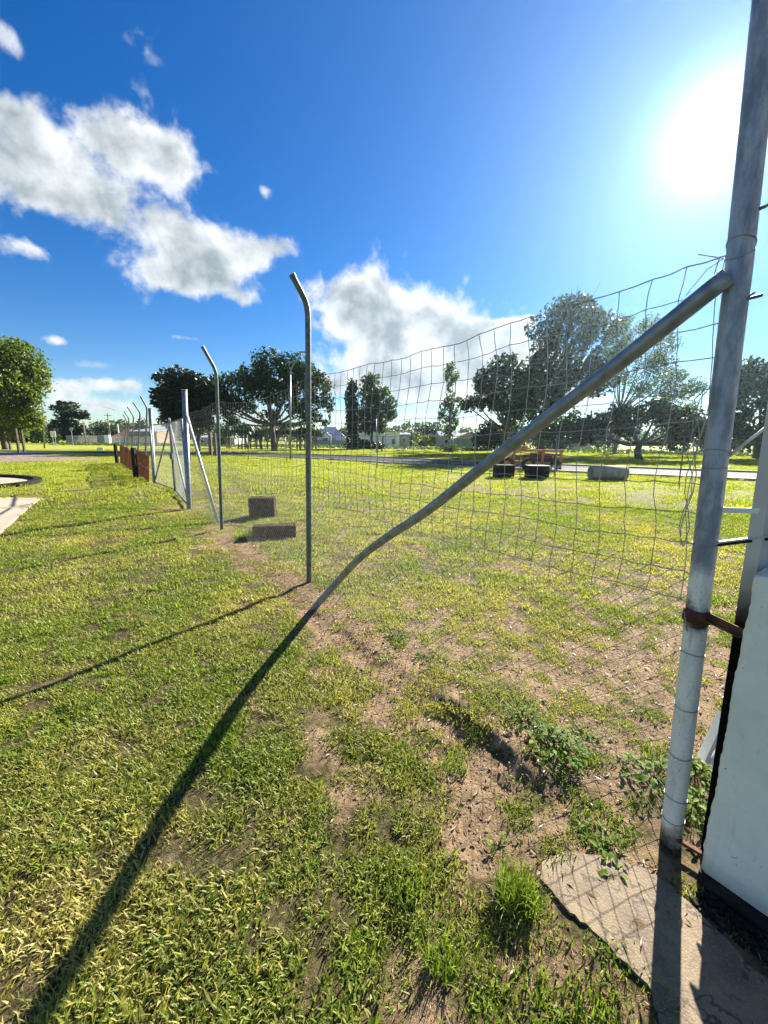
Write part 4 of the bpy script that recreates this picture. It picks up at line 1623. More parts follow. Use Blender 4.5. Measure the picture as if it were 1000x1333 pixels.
def make_tree(label, base_px, D, lobes, leafm, size, dens=1.0, trunk_r=0.25, barkm=None, name='tree', fork=0.35, flat=0.0, droop=0.0, seed=1, group=None, base_y=None, aspect=1.6, branches=True, gap=0.0):
    r = np.random.default_rng(seed)
    rp = random.Random(seed)
    bx = at(base_px, 590, D).x
    base = Vector((bx, D, 0))
    t = empty(name, base, label, 'tree', group)
    k = D / FOC
    Cs, Ts, cents = [], [], []
    for lb in lobes:
        px, py, rx, ry = lb[:4]
        dd = lb[4] if len(lb) > 4 else rp.uniform(-.5, .5)
        c = at(px, py, D)
        cx, cz = c.x, max(c.z, 0.2)
        RX, RZ = rx * k, ry * k * 1.02
        RY = RX * 0.8
        cy = D + dd * 1.5 * RX
        cents.append(Vector((cx, cy, cz)))
        n = int(dens * (4 * math.pi * ((RX * RZ) ** 1.0)) / (size * size) * 2.3)
        n = max(60, min(n, 6500))
        u_ = rand_unit(n, r)
        rad = r.uniform(0.1, 1.0, n) ** 0.55 * 1.08
        ragged = 1 + 0.34 * (fbm(u_[:, 0] * 3 + cx, u_[:, 2] * 3 + cz + u_[:, 1] * 2, seed, 3) - 0.5) * 2
        C = np.stack([cx + u_[:, 0] * rad * ragged * RX, cy + u_[:, 1] * rad * ragged * RY, cz + u_[:, 2] * rad * ragged * RZ], 1)
        if gap > 0:
            gn = fbm(C[:, 0] * 1.1 / max(size * 2.5, .4), (C[:, 2] * 1.3 + C[:, 1] * .6) / max(size * 2.5, .4), seed + 3, 2)
            C = C[gn > gap - 0.03]
        C = C[C[:, 2] > 0.05]
        lobe_t = r.uniform(-.18, .18)
        Cs.append(C)
        Ts.append(np.clip(r.beta(1.6, 2.2, len(C)) + lobe_t, 0, 1))
    C = np.concatenate(Cs)
    T = np.concatenate(Ts)
    me = leaf_mesh('crown', C, size, r, T, flat, aspect, droop)
    link('crown', me, leafm, t)
    # trunk and limbs
    m = MB()
    top = min(c.z for c in cents) if cents else 2
    fk = base + Vector((rp.uniform(-.3, .3) * trunk_r * 4, 0, max(0.5, fork * max(c.z for c in cents))))
    m.tube([base + Vector((0, 0, -.2)), base + Vector((0, 0, .15)), base.lerp(fk, .5) + Vector((rp.uniform(-.5, .5) * trunk_r, 0, 0)), fk], [trunk_r * 1.35, trunk_r, trunk_r * .85, trunk_r * .75], 10)
    if branches:
        for c in cents:
            mid = fk.lerp(c, .5) + Vector((rp.uniform(-.1, .1), rp.uniform(-.1, .1), -.06)) * (c - fk).length
            L = (c - fk).length
            r0 = trunk_r * rp.uniform(.35, .55)
            m.tube([fk + Vector((0, 0, -.1)), fk.lerp(mid, .5) + Vector((0, 0, -.04 * L)), mid, mid.lerp(c, .6), c], [r0, r0 * .85, r0 * .6, r0 * .4, r0 * .15], 6, cap=False)
            for q in range(3):
                e = c + Vector((rp.uniform(-1, 1), rp.uniform(-1, 1), rp.uniform(-.3, 1))) * L * .18
                m.tube([mid.lerp(c, .5), mid.lerp(e, .7), e], [r0 * .3, r0 * .2, r0 * .08], 5, cap=False)
    o = m.build('trunk', barkm or M['bark'], t)
    smooth_tube(o)
    return t


# big gum behind the fence
make_tree('broad dark gum tree with a forked trunk left of the street light', 357, 48,
          [(378, 478, 24, 16), (352, 473, 18, 15), (395, 492, 26, 20), (415, 510, 20, 22), (427, 527, 9, 10), (330, 492, 22, 16), (305, 500, 24, 19), (282, 505, 20, 18), (268, 520, 16, 20),
           (290, 528, 22, 16), (345, 510, 24, 16), (372, 515, 22, 16), (392, 530, 18, 16), (408, 545, 12, 12), (320, 528, 20, 14), (422, 545, 7, 10), (350, 540, 14, 8), (300, 548, 10, 10), (340, 492, 16, 14), (361, 494, 18, 12)],
          M['leaf_euc'], 0.20, 0.75, 0.36, fork=.32, seed=4, name='gum_tree', droop=.35, gap=.45)
# dense dark tree
make_tree('dense black-green almond tree with layered branches beyond the gate', 259, 46,
          [(240, 493, 28, 10), (222, 502, 24, 12), (262, 505, 20, 14), (215, 520, 16, 14), (238, 520, 28, 18), (265, 528, 18, 18), (220, 540, 18, 14), (242, 545, 26, 14), (262, 548, 16, 14), (206, 513, 8, 8), (209, 492, 9, 5), (270, 500, 9, 5), (233, 556, 10, 8)],
          M['leaf_dark'], 0.30, 1.15, 0.30, flat=.45, seed=8, fork=.25, name='almond_tree', gap=.30)
# left foreground tree
make_tree('large yellow-green leafy tree at the left edge of view', 8, 46,
          [(10, 470, 40, 26), (38, 492, 22, 22), (-25, 475, 40, 30), (15, 505, 40, 24), (46, 518, 15, 22), (-20, 515, 40, 26), (30, 540, 24, 16), (5, 545, 26, 18), (-35, 550, 30, 20), (44, 548, 12, 10), (20, 562, 14, 9), (10, 452, 22, 11)],
          M['leaf_light'], 0.22, 0.85, 0.30, seed=12, name='shade_tree', gap=.34)
make_tree('dark layered tree with flat branches standing between the white signs and the pale fence', 92, 85,
          [(84, 526, 12, 4), (90, 532, 14, 5), (98, 539, 13, 6), (86, 542, 9, 6), (103, 542, 9, 3.5), (92, 552, 13, 8), (88, 566, 14, 10), (99, 562, 11, 11), (76, 523.5, 4, 2), (109, 540, 4, 2)],
          M['leaf_dark'], 0.40, 1.2, 0.35, flat=.6, seed=15, name='layered_tree', gap=.25)
# pair beyond the road
make_tree('slim ivy-dark tree left of the round tree, thick with leaves to the ground', 459, 62,
          [(459, 503, 6, 9), (457, 518, 8, 12), (460, 535, 9, 12), (458, 550, 9, 12), (460, 568, 9, 13), (458, 583, 10, 9), (476, 582, 12, 9), (490, 583, 10, 8)],
          M['leaf_dark'], 0.30, 1.1, 0.22, seed=16, name='ivy_tree', gap=.28)
make_tree('rounded mid-green tree above the left end of the white shed', 484, 64,
          [(483, 496, 12, 9), (478, 510, 13, 12), (494, 513, 14, 12), (503, 527, 12, 12), (484, 528, 15, 13), (474, 545, 11, 13), (492, 544, 14, 12), (508, 540, 8, 8), (480, 558, 12, 8), (496, 557, 9, 7)],
          M['leaf_mid'], 0.30, 0.9, 0.24, seed=17, name='round_tree', gap=.36)
# slim tall tree
make_tree('tall slim sparse tree standing among pale scrub in front of the grey shed', 584, 52,
          [(586, 478, 5, 6), (583, 488, 7, 8), (592, 490, 6, 8), (586, 505, 5, 10), (587, 520, 8, 7), (579, 528, 7, 8), (592, 535, 7, 7), (577, 545, 8, 8), (590, 550, 8, 8), (584, 562, 9, 8), (597, 520, 4, 4), (573, 540, 4, 5)],
          M['leaf_airy'], 0.20, 0.55, 0.16, M['bark_pale'], seed=18, name='slim_tree', fork=.55, gap=.42)
# gum group on the right
make_tree('leaning gum tree on the left of the right hand group, with a forked bare trunk', 655, 50,
          [(668, 545, 16, 12), (690, 530, 20, 16), (640, 487, 15, 12), (625, 497, 8, 10), (655, 478, 20, 14), (675, 490, 20, 18), (650, 508, 26, 14), (620, 522, 14, 8), (608, 528, 10, 8), (680, 515, 22, 15), (660, 530, 18, 10), (638, 525, 14, 10), (628, 505, 10, 8), (690, 500, 18, 18)],
          M['leaf_euc'], 0.25, 0.85, 0.30, M['bark'], seed=20, name='gum_tree', fork=.28, droop=.3, gap=.40)
make_tree('tallest gum tree of the right hand group, behind the diagonal brace', 705, 47,
          [(735, 408, 26, 16), (712, 425, 22, 18), (760, 405, 20, 14), (778, 425, 20, 20), (745, 435, 30, 20), (720, 455, 24, 20), (760, 460, 30, 20), (705, 480, 22, 18), (740, 490, 30, 18), (722, 515, 26, 18), (765, 500, 24, 18), (700, 540, 20, 16), (735, 545, 24, 16), (715, 565, 18, 12), (780, 480, 16, 14), (757, 395, 12, 8)],
          M['leaf_euc'], 0.25, 0.85, 0.40, M['bark'], seed=21, name='gum_tree', fork=.25, droop=.3, gap=.47)
make_tree('feathery pale tree to the right of the tallest gum', 800, 50,
          [(815, 420, 18, 12), (840, 430, 16, 14), (858, 450, 16, 14), (825, 455, 24, 16), (800, 445, 18, 18), (845, 478, 24, 14), (880, 492, 20, 12), (900, 505, 16, 12), (812, 485, 22, 14), (870, 515, 24, 12), (905, 530, 14, 10), (835, 505, 22, 12), (797, 470, 14, 14), (862, 465, 10, 10)],
          M['leaf_airy'], 0.14, 0.6, 0.26, M['bark_pale'], seed=22, name='feathery_tree', fork=.35, gap=.46)
make_tree('low spreading dark tree with a short black trunk, under the feathery one', 832, 34,
          [(770, 555, 28, 12), (800, 548, 30, 13), (830, 542, 30, 13), (862, 545, 30, 13), (890, 552, 24, 15), (912, 562, 16, 14), (760, 568, 20, 9), (850, 530, 20, 10), (805, 535, 16, 8), (815, 560, 18, 8), (880, 568, 16, 9)],
          M['leaf_dark'], 0.20, 0.85, 0.30, M['bark'], seed=23, name='spreading_tree', fork=.32, gap=.32)
make_tree('dark dense tree at the right edge between the thick post and the steel sheet fence', 985, 38,
          [(985, 485, 22, 18), (970, 505, 20, 18), (1000, 515, 26, 24), (975, 535, 24, 20), (1010, 545, 26, 26), (962, 560, 20, 18), (990, 570, 26, 16), (1035, 500, 30, 30), (1045, 550, 30, 30)],
          M['leaf_dark'], 0.22, 0.95, 0.28, M['bark'], seed=24, name='dense_tree', fork=.3, gap=.34)
make_tree('rounded dark bushy tree just right of the grey gable shed', 638, 60, [(636, 562, 15, 12), (628, 572, 12, 10), (650, 568, 12, 13), (640, 575, 14, 9)],
          M['leaf_dark'], 0.26, 1.1, 0.2, seed=25, name='bushy_tree')

# row of palms and bananas behind the big gum
palm_labels = ['leftmost palm of the row behind the big gum', 'second palm from the left behind the big gum', 'third palm from the left, left of the gum trunk', 'palm just left of the gum trunk',
               'palm just right of the gum trunk', 'palm left of the street light pole', 'palm right of the street light pole', 'palm left of the nearest cranked post', 'last palm of the row, right of the cranked post']
for k, px in enumerate((303, 316, 329, 343, 366, 372, 386, 397, 410)):
    D = 62 + random.uniform(-3, 3)
    rr = random.Random(k + 50)
    bx = at(px, 585, D).x
    H = at(px, rr.uniform(550, 562), D).z
    t = empty('palm_tree', (bx, D, 0), palm_labels[k], 'palm', 'row of palms behind the gum tree')
    tm = MB()
    fm = MB()
    for q in range(4):
        b_ = Vector((bx + rr.uniform(-.8, .8), D + rr.uniform(-.6, .6), 0))
        tp = b_ + Vector((rr.uniform(-.4, .4), 0, H * rr.uniform(.6, .95)))
        tm.tube([b_, tp], [.12, .07], 6, cap=False)
        for f_ in range(15):
            a_ = rr.uniform(0, 6.28)
            L = rr.uniform(1.0, 1.9)
            dv = Vector((math.cos(a_), math.sin(a_), 0))
            up = rr.uniform(.1, .9)
            pts = [tp, tp + dv * L * .4 + Vector((0, 0, L * .38 * up)), tp + dv * L * .8 + Vector((0, 0, L * .25 * up)), tp + dv * L + Vector((0, 0, -L * .25))]
            sd = Vector((-dv.y, dv.x, 0))
            ws = (.05, .26, .20, .02)
            n0 = len(fm.v)
            for p, w_ in zip(pts, ws):
                fm.v += [tuple(p - sd * w_ - Vector((0, 0, .08))), tuple(p), tuple(p + sd * w_ - Vector((0, 0, .08)))]
            for s_ in range(3):
                for c_ in range(2):
                    a0 = n0 + s_ * 3 + c_
                    fm.f.append((a0, a0 + 1, a0 + 4, a0 + 3))
    tm.build('trunk', M['bark_pale'], t)
    me = fm.mesh('fronds')
    at_ = me.attributes.new('tint', 'FLOAT', 'POINT')
    at_.data.foreach_set('value', np.random.default_rng(k).uniform(0, 1, len(me.vertices)).astype(np.float32))
    link('fronds', me, M['leaf_mid'], t)


# shrubs and hedges: bushes across the background
def bush(label, px, py_top, w_px, D, leafm, seed, size=.3, group=None, name='bush', base=588):
    k = D / FOC
    z1 = at(px, py_top, D).z
    r = np.random.default_rng(seed)
    x = at(px, base, D).x
    t = empty(name, (x, D, 0), label, 'bush', group)
    Wd = w_px * k / 2
    n = int(min(2600, 10 * (Wd * z1) / (size * size) * .8)) + 40
    Cs = []
    for q in range(5):
        cx = x + r.uniform(-.6, .6) * Wd
        rz_ = z1 * r.uniform(.45, .62)
        cz = z1 - rz_ * 1.0 if q == 0 else r.uniform(.3, .55) * z1
        u_ = rand_unit(n // 5, r)
        rad = r.uniform(0.2, 1, n // 5) ** .5
        C = np.stack([cx + u_[:, 0] * rad * Wd * .6, D + u_[:, 1] * rad * Wd * .5, cz + u_[:, 2] * rad * rz_], 1)
        Cs.append(C[C[:, 2] > .03])
    C = np.concatenate(Cs)
    me = leaf_mesh('foliage', C, size, r, np.clip(r.beta(1.6, 2.2, len(C)) + r.uniform(-.15, .15), 0, 1))
    link('foliage', me, leafm, t)
    m = MB()
    for q in range(4):
        e = Vector((x + r.uniform(-.5, .5) * Wd, D + r.uniform(-.3, .3), z1 * .7))
        m.tube([Vector((x, D, -.1)), Vector((x, D, .2)).lerp(e, .5), e], [.09, .06, .02], 6, cap=False)
    m.build('stem', M['bark'], t)
    return t


bl = [(70, 545, 26, 96, 'leaf_mid', 'mid-green bush behind the two white signs'), (52, 548, 22, 90, 'leaf_mid', 'bush directly right of the left hand tree'),
      (118, 552, 26, 112, 'leaf_dark', 'dark bush behind the left paling fence'), (132, 549, 24, 118, 'leaf_dark', 'tall dark bush behind the white cabinet'),
      (150, 550, 22, 128, 'leaf_mid', 'bush behind the red roofed house, left side'), (166, 551, 20, 130, 'leaf_dark', 'bush behind the red roofed house, right side'),
      (186, 543, 18, 120, 'leaf_dark', 'dark bush rising behind the flat roofed house'),
      (290, 556, 26, 84, 'leaf_mid', 'bush filling the gap between almond tree and palms'),
      (432, 562, 26, 100, 'leaf_dark', 'dark bush to the right of the hipped house'), (446, 556, 18, 96, 'leaf_mid', 'bush between the hipped house and the ivy-dark tree'),
      (535, 560, 34, 90, 'leaf_mid', 'yellow-green bush at the right end of the white shed'), (560, 552, 40, 100, 'leaf_dark', 'broad dark bush between white shed and slim tree'),
      (553, 565, 30, 80, 'leaf_light', 'pale green bush in front of the broad dark one'), (612, 556, 34, 96, 'leaf_mid', 'olive bush above the grey gable shed'),
      (668, 542, 34, 78, 'leaf_dark', 'dark hedge bush left of the orange implement'), (700, 540, 40, 74, 'leaf_dark', 'dark hedge bush behind the orange implement'),
      (735, 540, 40, 72, 'leaf_dark', 'dark hedge bush right of the orange implement'), (778, 556, 44, 80, 'leaf_dark', 'low dark hedge bush above the concrete pipe'),
      (872, 546, 50, 62, 'leaf_dark', 'hedge bush right of the short black trunk'), (915, 540, 44, 58, 'leaf_dark', 'dark hedge bush just left of the thick post'),
      (950, 548, 40, 56, 'leaf_dark', 'dark hedge bush directly behind the thick post'), (990, 562, 50, 54, 'leaf_dark', 'dark hedge bush at the right edge of view'),
      (-60, 545, 90, 90, 'leaf_mid', 'wide bush beyond the left edge of view'), (20, 550, 50, 92, 'leaf_dark', 'dark bush seen beneath the left hand tree')]
for k, (px, py, w, D, mm, lab) in enumerate(bl):
    bush(lab, px, py, w, D, M[mm], 100 + k, size=.34, group='bushes along the far side', name='bush')
# rough dry scrub at the foot of the slim tree
bush('pale dry scrub round the foot of the slim tree', 584, 578, 26, 50, M['leaf_airy'], 201, size=.12, name='scrub')
bush('low scrub patch right of the ivy-dark tree', 520, 586, 20, 52, M['leaf_airy'], 202, size=.12, name='scrub')


# ragged rough grass line beyond the far verge
def stuff_band(name, label, pts, n, size, hgt, leafm, seed, cat):
    r = np.random.default_rng(seed)
    P = np.array(pts, float)
    seg = np.linalg.norm(P[1:] - P[:-1], axis=1)
    cum = np.concatenate([[0], np.cumsum(seg)])
    t = r.uniform(0, cum[-1], n)
    k = np.searchsorted(cum, t, side='right') - 1
    k = np.clip(k, 0, len(seg) - 1)
    f = ((t - cum[k]) / seg[k])[:, None]
    XY = P[k] * (1 - f) + P[k + 1] * f
    XY = XY + r.normal(size=(n, 2)) * hgt[1]
    prof = fbm(XY[:, 0] / hgt[2], XY[:, 1] / hgt[2], seed, 4) * hgt[0] * 1.5
    z = r.uniform(0, 1, n) ** .7 * prof
    C = np.stack([XY[:, 0], XY[:, 1], z + .03], 1)
    me = leaf_mesh(name, C, size, r, r.beta(1.6, 2.2, n))
    o = link(name, me, leafm)
    return tag(o, label, cat, None, 'stuff')


stuff_band('distant_trees', 'low wooded skyline far beyond the houses', [(-260, 150), (-120, 175), (0, 180), (120, 165), (240, 120), (300, 40)], 26000, 1.0, (8.0, 5.0, 14.0), M['leaf_mid'], 301, 'trees')
stuff_band('long_grass', 'rough straw-coloured long grass along the back of the far verge', [(-60, 74), (-20, 72), (2, 66), (18, 56), (40, 44), (60, 34)], 9000, .22, (0.5, 1.4, 3.0), M['leaf_airy'], 302, 'grass')


# ------------------------------------------------------------------ grass
def blade_patch(name, nb_, rad, ln, wd, seed, lay=(0.5, 1.35), material=None, seg=3):
    """a patch of bent blades; one mesh used as an instance"""
    r = random.Random(seed)
    V_, F_, T_ = [], [], []
    for k in range(nb_):
        a = r.uniform(0, 6.283)
        q = rad * math.sqrt(r.random())
        x, y = q * math.cos(a), q * math.sin(a)
        h = r.uniform(0, 6.283)
        L = r.uniform(*ln)
        w = r.uniform(*wd)
        th = r.uniform(*lay)               # angle from vertical at the tip
        th0 = th * r.uniform(.2, .6)
        dx, dy = math.cos(h), math.sin(h)
        sx, sy = -dy, dx
        tint = r.betavariate(1.7, 1.7)
        px_, py_, pz = x, y, -0.003
        n0 = len(V_)
        tw = r.uniform(-.6, .6)
        for s_ in range(seg):
            f = s_ / (seg - 1)
            ww = w * (1 - f ** 2.2) * .5 if s_ < seg - 1 else 0
            cx_, cy_, cz_ = sx * math.cos(tw), sy * math.cos(tw), math.sin(tw)
            if s_ < seg - 1:
                V_ += [(px_ - cx_ * ww, py_ - cy_ * ww, pz - cz_ * ww), (px_ + cx_ * ww, py_ + cy_ * ww, pz + cz_ * ww)]
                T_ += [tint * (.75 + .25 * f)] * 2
            else:
                V_.append((px_, py_, pz))
                T_.append(tint)
            ang_ = th0 + (th - th0) * (f + .5 / (seg - 1))
            st_ = L / (seg - 1)
            px_ += dx * math.sin(ang_) * st_
            py_ += dy * math.sin(ang_) * st_
            pz += math.cos(ang_) * st_
        for s_ in range(seg - 2):
            a0 = n0 + 2 * s_
            F_.append((a0, a0 + 1, a0 + 3, a0 + 2))
        a0 = n0 + 2 * (seg - 2)
        F_.append((a0, a0 + 1, a0 + 2))
    me = bpy.data.meshes.new(name)
    me.from_pydata(V_, [], F_)
    at_ = me.attributes.new('tint', 'FLOAT', 'POINT')
    at_.data.foreach_set('value', np.array(T_, np.float32))
    me.materials.append(material)
    me.update()
    return me


def scatter(name, label, cat, P, rotz, scl, dry, protos, tilt=None):
    """one object: points carrying instances through geometry nodes"""
    n = len(P)
    me = bpy.data.meshes.new(name)
    me.vertices.add(n)
    me.vertices.foreach_set('co', P.astype(np.float32).ravel())
    for an, av in (('rotz', rotz), ('scl', scl), ('dry', dry)):
        at_ = me.attributes.new(an, 'FLOAT', 'POINT')
        at_.data.foreach_set('value', av.astype(np.float32))
    idx = me.attributes.new('pick', 'INT', 'POINT')
    idx.data.foreach_set('value', rng.integers(0, len(protos), n).astype(np.int32))
    o = bpy.data.objects.new(name, me)
    COL.objects.link(o)
    tag(o, label, cat, None, 'stuff')
    g = bpy.data.node_groups.new(name, 'GeometryNodeTree')
    g.interface.new_socket('Geometry', in_out='INPUT', socket_type='NodeSocketGeometry')
    g.interface.new_socket('Geometry', in_out='OUTPUT', socket_type='NodeSocketGeometry')
    N_ = g.nodes.new
    gi, go = N_('NodeGroupInput'), N_('NodeGroupOutput')
    join = N_('GeometryNodeGeometryToInstance')
    for pm_ in protos:
        po = bpy.data.objects.new(pm_.name, pm_)      # never linked to the scene: only a source of geometry
        oi = N_('GeometryNodeObjectInfo')
        oi.inputs['Object'].default_value = po
        oi.inputs['As Instance'].default_value = False
        g.links.new(oi.outputs['Geometry'], join.inputs[0])
    iop = N_('GeometryNodeInstanceOnPoints')
    g.links.new(gi.outputs[0], iop.inputs['Points'])
    g.links.new(join.outputs[0], iop.inputs['Instance'])
    iop.inputs['Pick Instance'].default_value = True

    def na(nm, ty='FLOAT'):
        q = N_('GeometryNodeInputNamedAttribute')
        q.data_type = ty
        q.inputs[0].default_value = nm
        return q.outputs[0]
    g.links.new(na('pick', 'INT'), iop.inputs['Instance Index'])
    cx_ = N_('ShaderNodeCombineXYZ')
    g.links.new(na('rotz'), cx_.inputs[2])
    if tilt:
        for k_ in (0, 1):
            rv = N_('FunctionNodeRandomValue')
            rv.data_type = 'FLOAT'
            rv.inputs[2].default_value = -tilt
            rv.inputs[3].default_value = tilt
            rv.inputs['Seed'].default_value = k_ + 3
            g.links.new(rv.outputs[1], cx_.inputs[k_])
    e2r = N_('FunctionNodeEulerToRotation')
    g.links.new(cx_.outputs[0], e2r.inputs[0])
    g.links.new(e2r.outputs[0], iop.inputs['Rotation'])
    g.links.new(na('scl'), iop.inputs['Scale'])
    g.links.new(iop.outputs[0], go.inputs[0])
    md = o.modifiers.new('scatter', 'NODES')
    md.node_group = g
    return o


SLAB = np.array(sl2)
DWP = np.array([(p.x, p.y) for p in dw])
MUP = np.array([(p.x, p.y) for p in mp])
ISL = np.array(ring_o)


def inside_poly(x, y, P):
    c = np.zeros(len(x), bool)
    n = len(P)
    j = n - 1
    for i_ in range(n):
        xi, yi = P[i_]
        xj, yj = P[j]
        hit = ((yi > y) != (yj > y)) & (x < (xj - xi) * (y - yi) / (yj - yi + 1e-12) + xi)
        c ^= hit
        j = i_
    return c


rl, rr_ = ribbon(ROAD, ROAD_W + .7, 0)
ROADP = np.array([(p.x, p.y) for p in rl] + [(p.x, p.y) for p in reversed(rr_)])


def free(x, y):
    ok = ~(inside_poly(x, y, SLAB) | inside_poly(x, y, DWP) | inside_poly(x, y, MUP) | inside_poly(x, y, ISL) | inside_poly(x, y, ROADP))
    s, d = fence_sd(x, y)
    ok &= ~((s < 0.10) & (s > -4) & (d > -0.13) & (d < 0.30))       # the wall
    return ok


def ring_pts(r0, r1, density, amax=R(58), back=0.6):
    """random points in the wedge the camera can see from about here"""
    n = int(density * (2 * amax) * (r1 * r1 - r0 * r0) / 2)
    r = np.sqrt(rng.uniform(r0 * r0, r1 * r1, n))
    a = rng.uniform(-amax, amax, n)
    return r * np.sin(a), r * np.cos(a) - back


def dryness(x, y):
    s, d = fence_sd(x, y)
    base = 0.30 + (fbm(x * 0.9, y * 0.9, 71, 4) - .5) * 1.3 + (fbm(x * 5, y * 5, 77, 3) - .5) * .5
    base -= .30 * np.exp(-(((x + .05) / .55) ** 2 + ((y - 1.05) / .55) ** 2))
    base += .12 * sstep(-.7, -1.3, x) * sstep(5, 3, y)
    return np.clip(base, 0.0, .95)


def grass_layer(name, label, r0, r1, dens, protos, sc, thr, extra=0.0):
    x, y = ring_pts(r0, r1, dens)
    ba_ = bare_amt(x, y)
    keep = free(x, y) & (rng.uniform(0, 1, len(x)) > sstep(thr[0], thr[1], ba_) * thr[2])
    x, y, ba_ = x[keep], y[keep], ba_[keep]
    cl = fbm(x * 13 * (1 if r0 < 4 else .5 if r0 < 10 else .2), y * 13 * (1 if r0 < 4 else .5 if r0 < 10 else .2), 95, 3)
    kk = cl > 0.43 + 0.06 * rng.normal(size=len(x))
    x, y, ba_, cl = x[kk], y[kk], ba_[kk], cl[kk]
    yel = fbm(x * .45, y * .45, 98, 3)
    z = gh(x, y)
    hgt = fbm(x * 1.6, y * 1.6, 91, 3) * .6 + cl * .6
    scl = rng.uniform(*sc, len(x)) * (1.25 - ba_ * .7) * (0.72 + .6 * hgt)
    dry = np.clip(dryness(x, y) * (.8 + .7 * yel) + ba_ * .25 + extra + rng.normal(0, .10, len(x)), 0, .95)
    return scatter(name, label, 'grass', np.stack([x, y, z], 1), rng.uniform(0, 6.28, len(x)), scl, dry, protos, tilt=.16)


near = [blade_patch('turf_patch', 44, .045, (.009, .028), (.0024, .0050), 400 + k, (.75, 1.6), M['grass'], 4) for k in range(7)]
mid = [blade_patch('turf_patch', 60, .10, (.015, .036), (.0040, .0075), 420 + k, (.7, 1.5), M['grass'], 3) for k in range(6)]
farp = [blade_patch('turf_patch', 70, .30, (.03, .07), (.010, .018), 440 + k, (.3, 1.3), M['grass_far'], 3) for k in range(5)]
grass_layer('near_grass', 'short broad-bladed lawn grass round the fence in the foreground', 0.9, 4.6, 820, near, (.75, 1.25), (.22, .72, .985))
grass_layer('middle_grass', 'patchy mown lawn grass in the middle distance', 4.4, 11.5, 150, mid, (.75, 1.25), (.42, .75, .93), .0)
grass_layer('field_grass', 'mown yellow-green grass of the far field and verges', 11.0, 60, 9, farp, (.7, 1.2), (.6, .95, .8), -.05)

# clods, crumbs and dry litter on the bare soil
def clod_mesh(seed):
    import bmesh
    bm = bmesh.new()
    bmesh.ops.create_icosphere(bm, subdivisions=1, radius=1)
    r = random.Random(seed)
    for v in bm.verts:
        v.co *= r.uniform(.65, 1.25)
        v.co.z *= .65
    me = bpy.data.meshes.new('clod')
    bm.to_mesh(me)
    bm.free()
    me.materials.append(M['clod'])
    return me


def litter_mesh(seed):
    r = random.Random(seed)
    L, w = 1.0, r.uniform(.10, .35)
    c = r.uniform(-.3, .3)
    V_ = [(-L / 2, 0, 0), (0, -w / 2, .06), (L / 2, 0, c * .4), (0, w / 2, .10 + c * .2)]
    me = bpy.data.meshes.new('litter')
    me.from_pydata(V_, [], [(0, 1, 2), (0, 2, 3)])
    at_ = me.attributes.new('tint', 'FLOAT', 'POINT')
    at_.data.foreach_set('value', np.full(4, r.random(), np.float32))
    me.materials.append(M['litter'])
    return me


x, y = ring_pts(.9, 5.2, 1500)
ba_ = bare_amt(x, y)
k_ = free(x, y) & (rng.uniform(0, 1, len(x)) < sstep(.32, .7, ba_))
x, y = x[k_], y[k_]
scatter('soil_clods', 'crumbs and small clods of pinkish soil on the bare patches', 'soil', np.stack([x, y, gh(x, y) + .001], 1), rng.uniform(0, 6.28, len(x)),
        .0015 + .0075 * rng.uniform(0, 1, len(x)) ** 5, np.zeros(len(x)), [clod_mesh(k) for k in range(6)], tilt=.5)
x, y = ring_pts(.9, 6.5, 1300)
ba_ = bare_amt(x, y)
onslab = inside_poly(x, y, SLAB) & (rng.uniform(0, 1, len(x)) < .22)
k_ = (free(x, y) | onslab) & (rng.uniform(0, 1, len(x)) < .12 + .88 * sstep(.2, .55, ba_))
x, y = x[k_], y[k_]
scatter('dry_litter', 'dry grass stems and leaf litter scattered over soil and lawn', 'litter', np.stack([x, y, np.where(inside_poly(x, y, SLAB), np.maximum(gh(x, y), .014), gh(x, y)) + .005], 1), rng.uniform(0, 6.28, len(x)),
        .010 + .035 * rng.uniform(0, 1, len(x)) ** 2.5, np.zeros(len(x)), [litter_mesh(k) for k in range(6)], tilt=.35)


# ------------------------------------------------------------------ individual weeds and tufts
def tuft(px, py, label, n, ln, wd, rad, seed, material=None):
    c = gp(px, py)
    me = blade_patch('grass_tuft', n, rad, ln, wd, seed, (.3, 1.35), material or M['tuft'], 5)
    o = link('grass_tuft', me, None)
    o.location = (c.x, c.y, ghs(c.x, c.y))
    return tag(o, label, 'grass tuft', 'tufts on the bare soil')


tuft(672, 1172, 'tallest bright green grass tuft, left of the concrete slab', 300, (.05, .13), (.003, .006), .065, 1)
tuft(575, 1255, 'loose green tuft below the tall bright one', 120, (.04, .09), (.003, .006), .05, 2)
tuft(530, 1155, 'dull green tuft left of the tall bright one', 150, (.03, .08), (.003, .005), .07, 3)
tuft(590, 1000, 'spreading tuft in the middle of the bare patch', 160, (.02, .06), (.003, .006), .07, 4)
tuft(780, 1318, 'dark green tuft at the bottom edge beside the slab', 200, (.02, .05), (.004, .006), .09, 5)
tuft(700, 1300, 'short tuft at the bottom edge left of the slab', 160, (.02, .05), (.004, .007), .08, 6)
tuft(860, 990, 'pale grass tuft at the left of the thick post foot', 160, (.04, .09), (.003, .005), .09, 7)
tuft(352, 690, 'dry grass tuft growing between the two concrete blocks', 200, (.10, .26), (.006, .010), .25, 8)
tuft(330, 700, 'grass tuft at the left end of the low concrete block', 200, (.10, .22), (.006, .010), .28, 9)


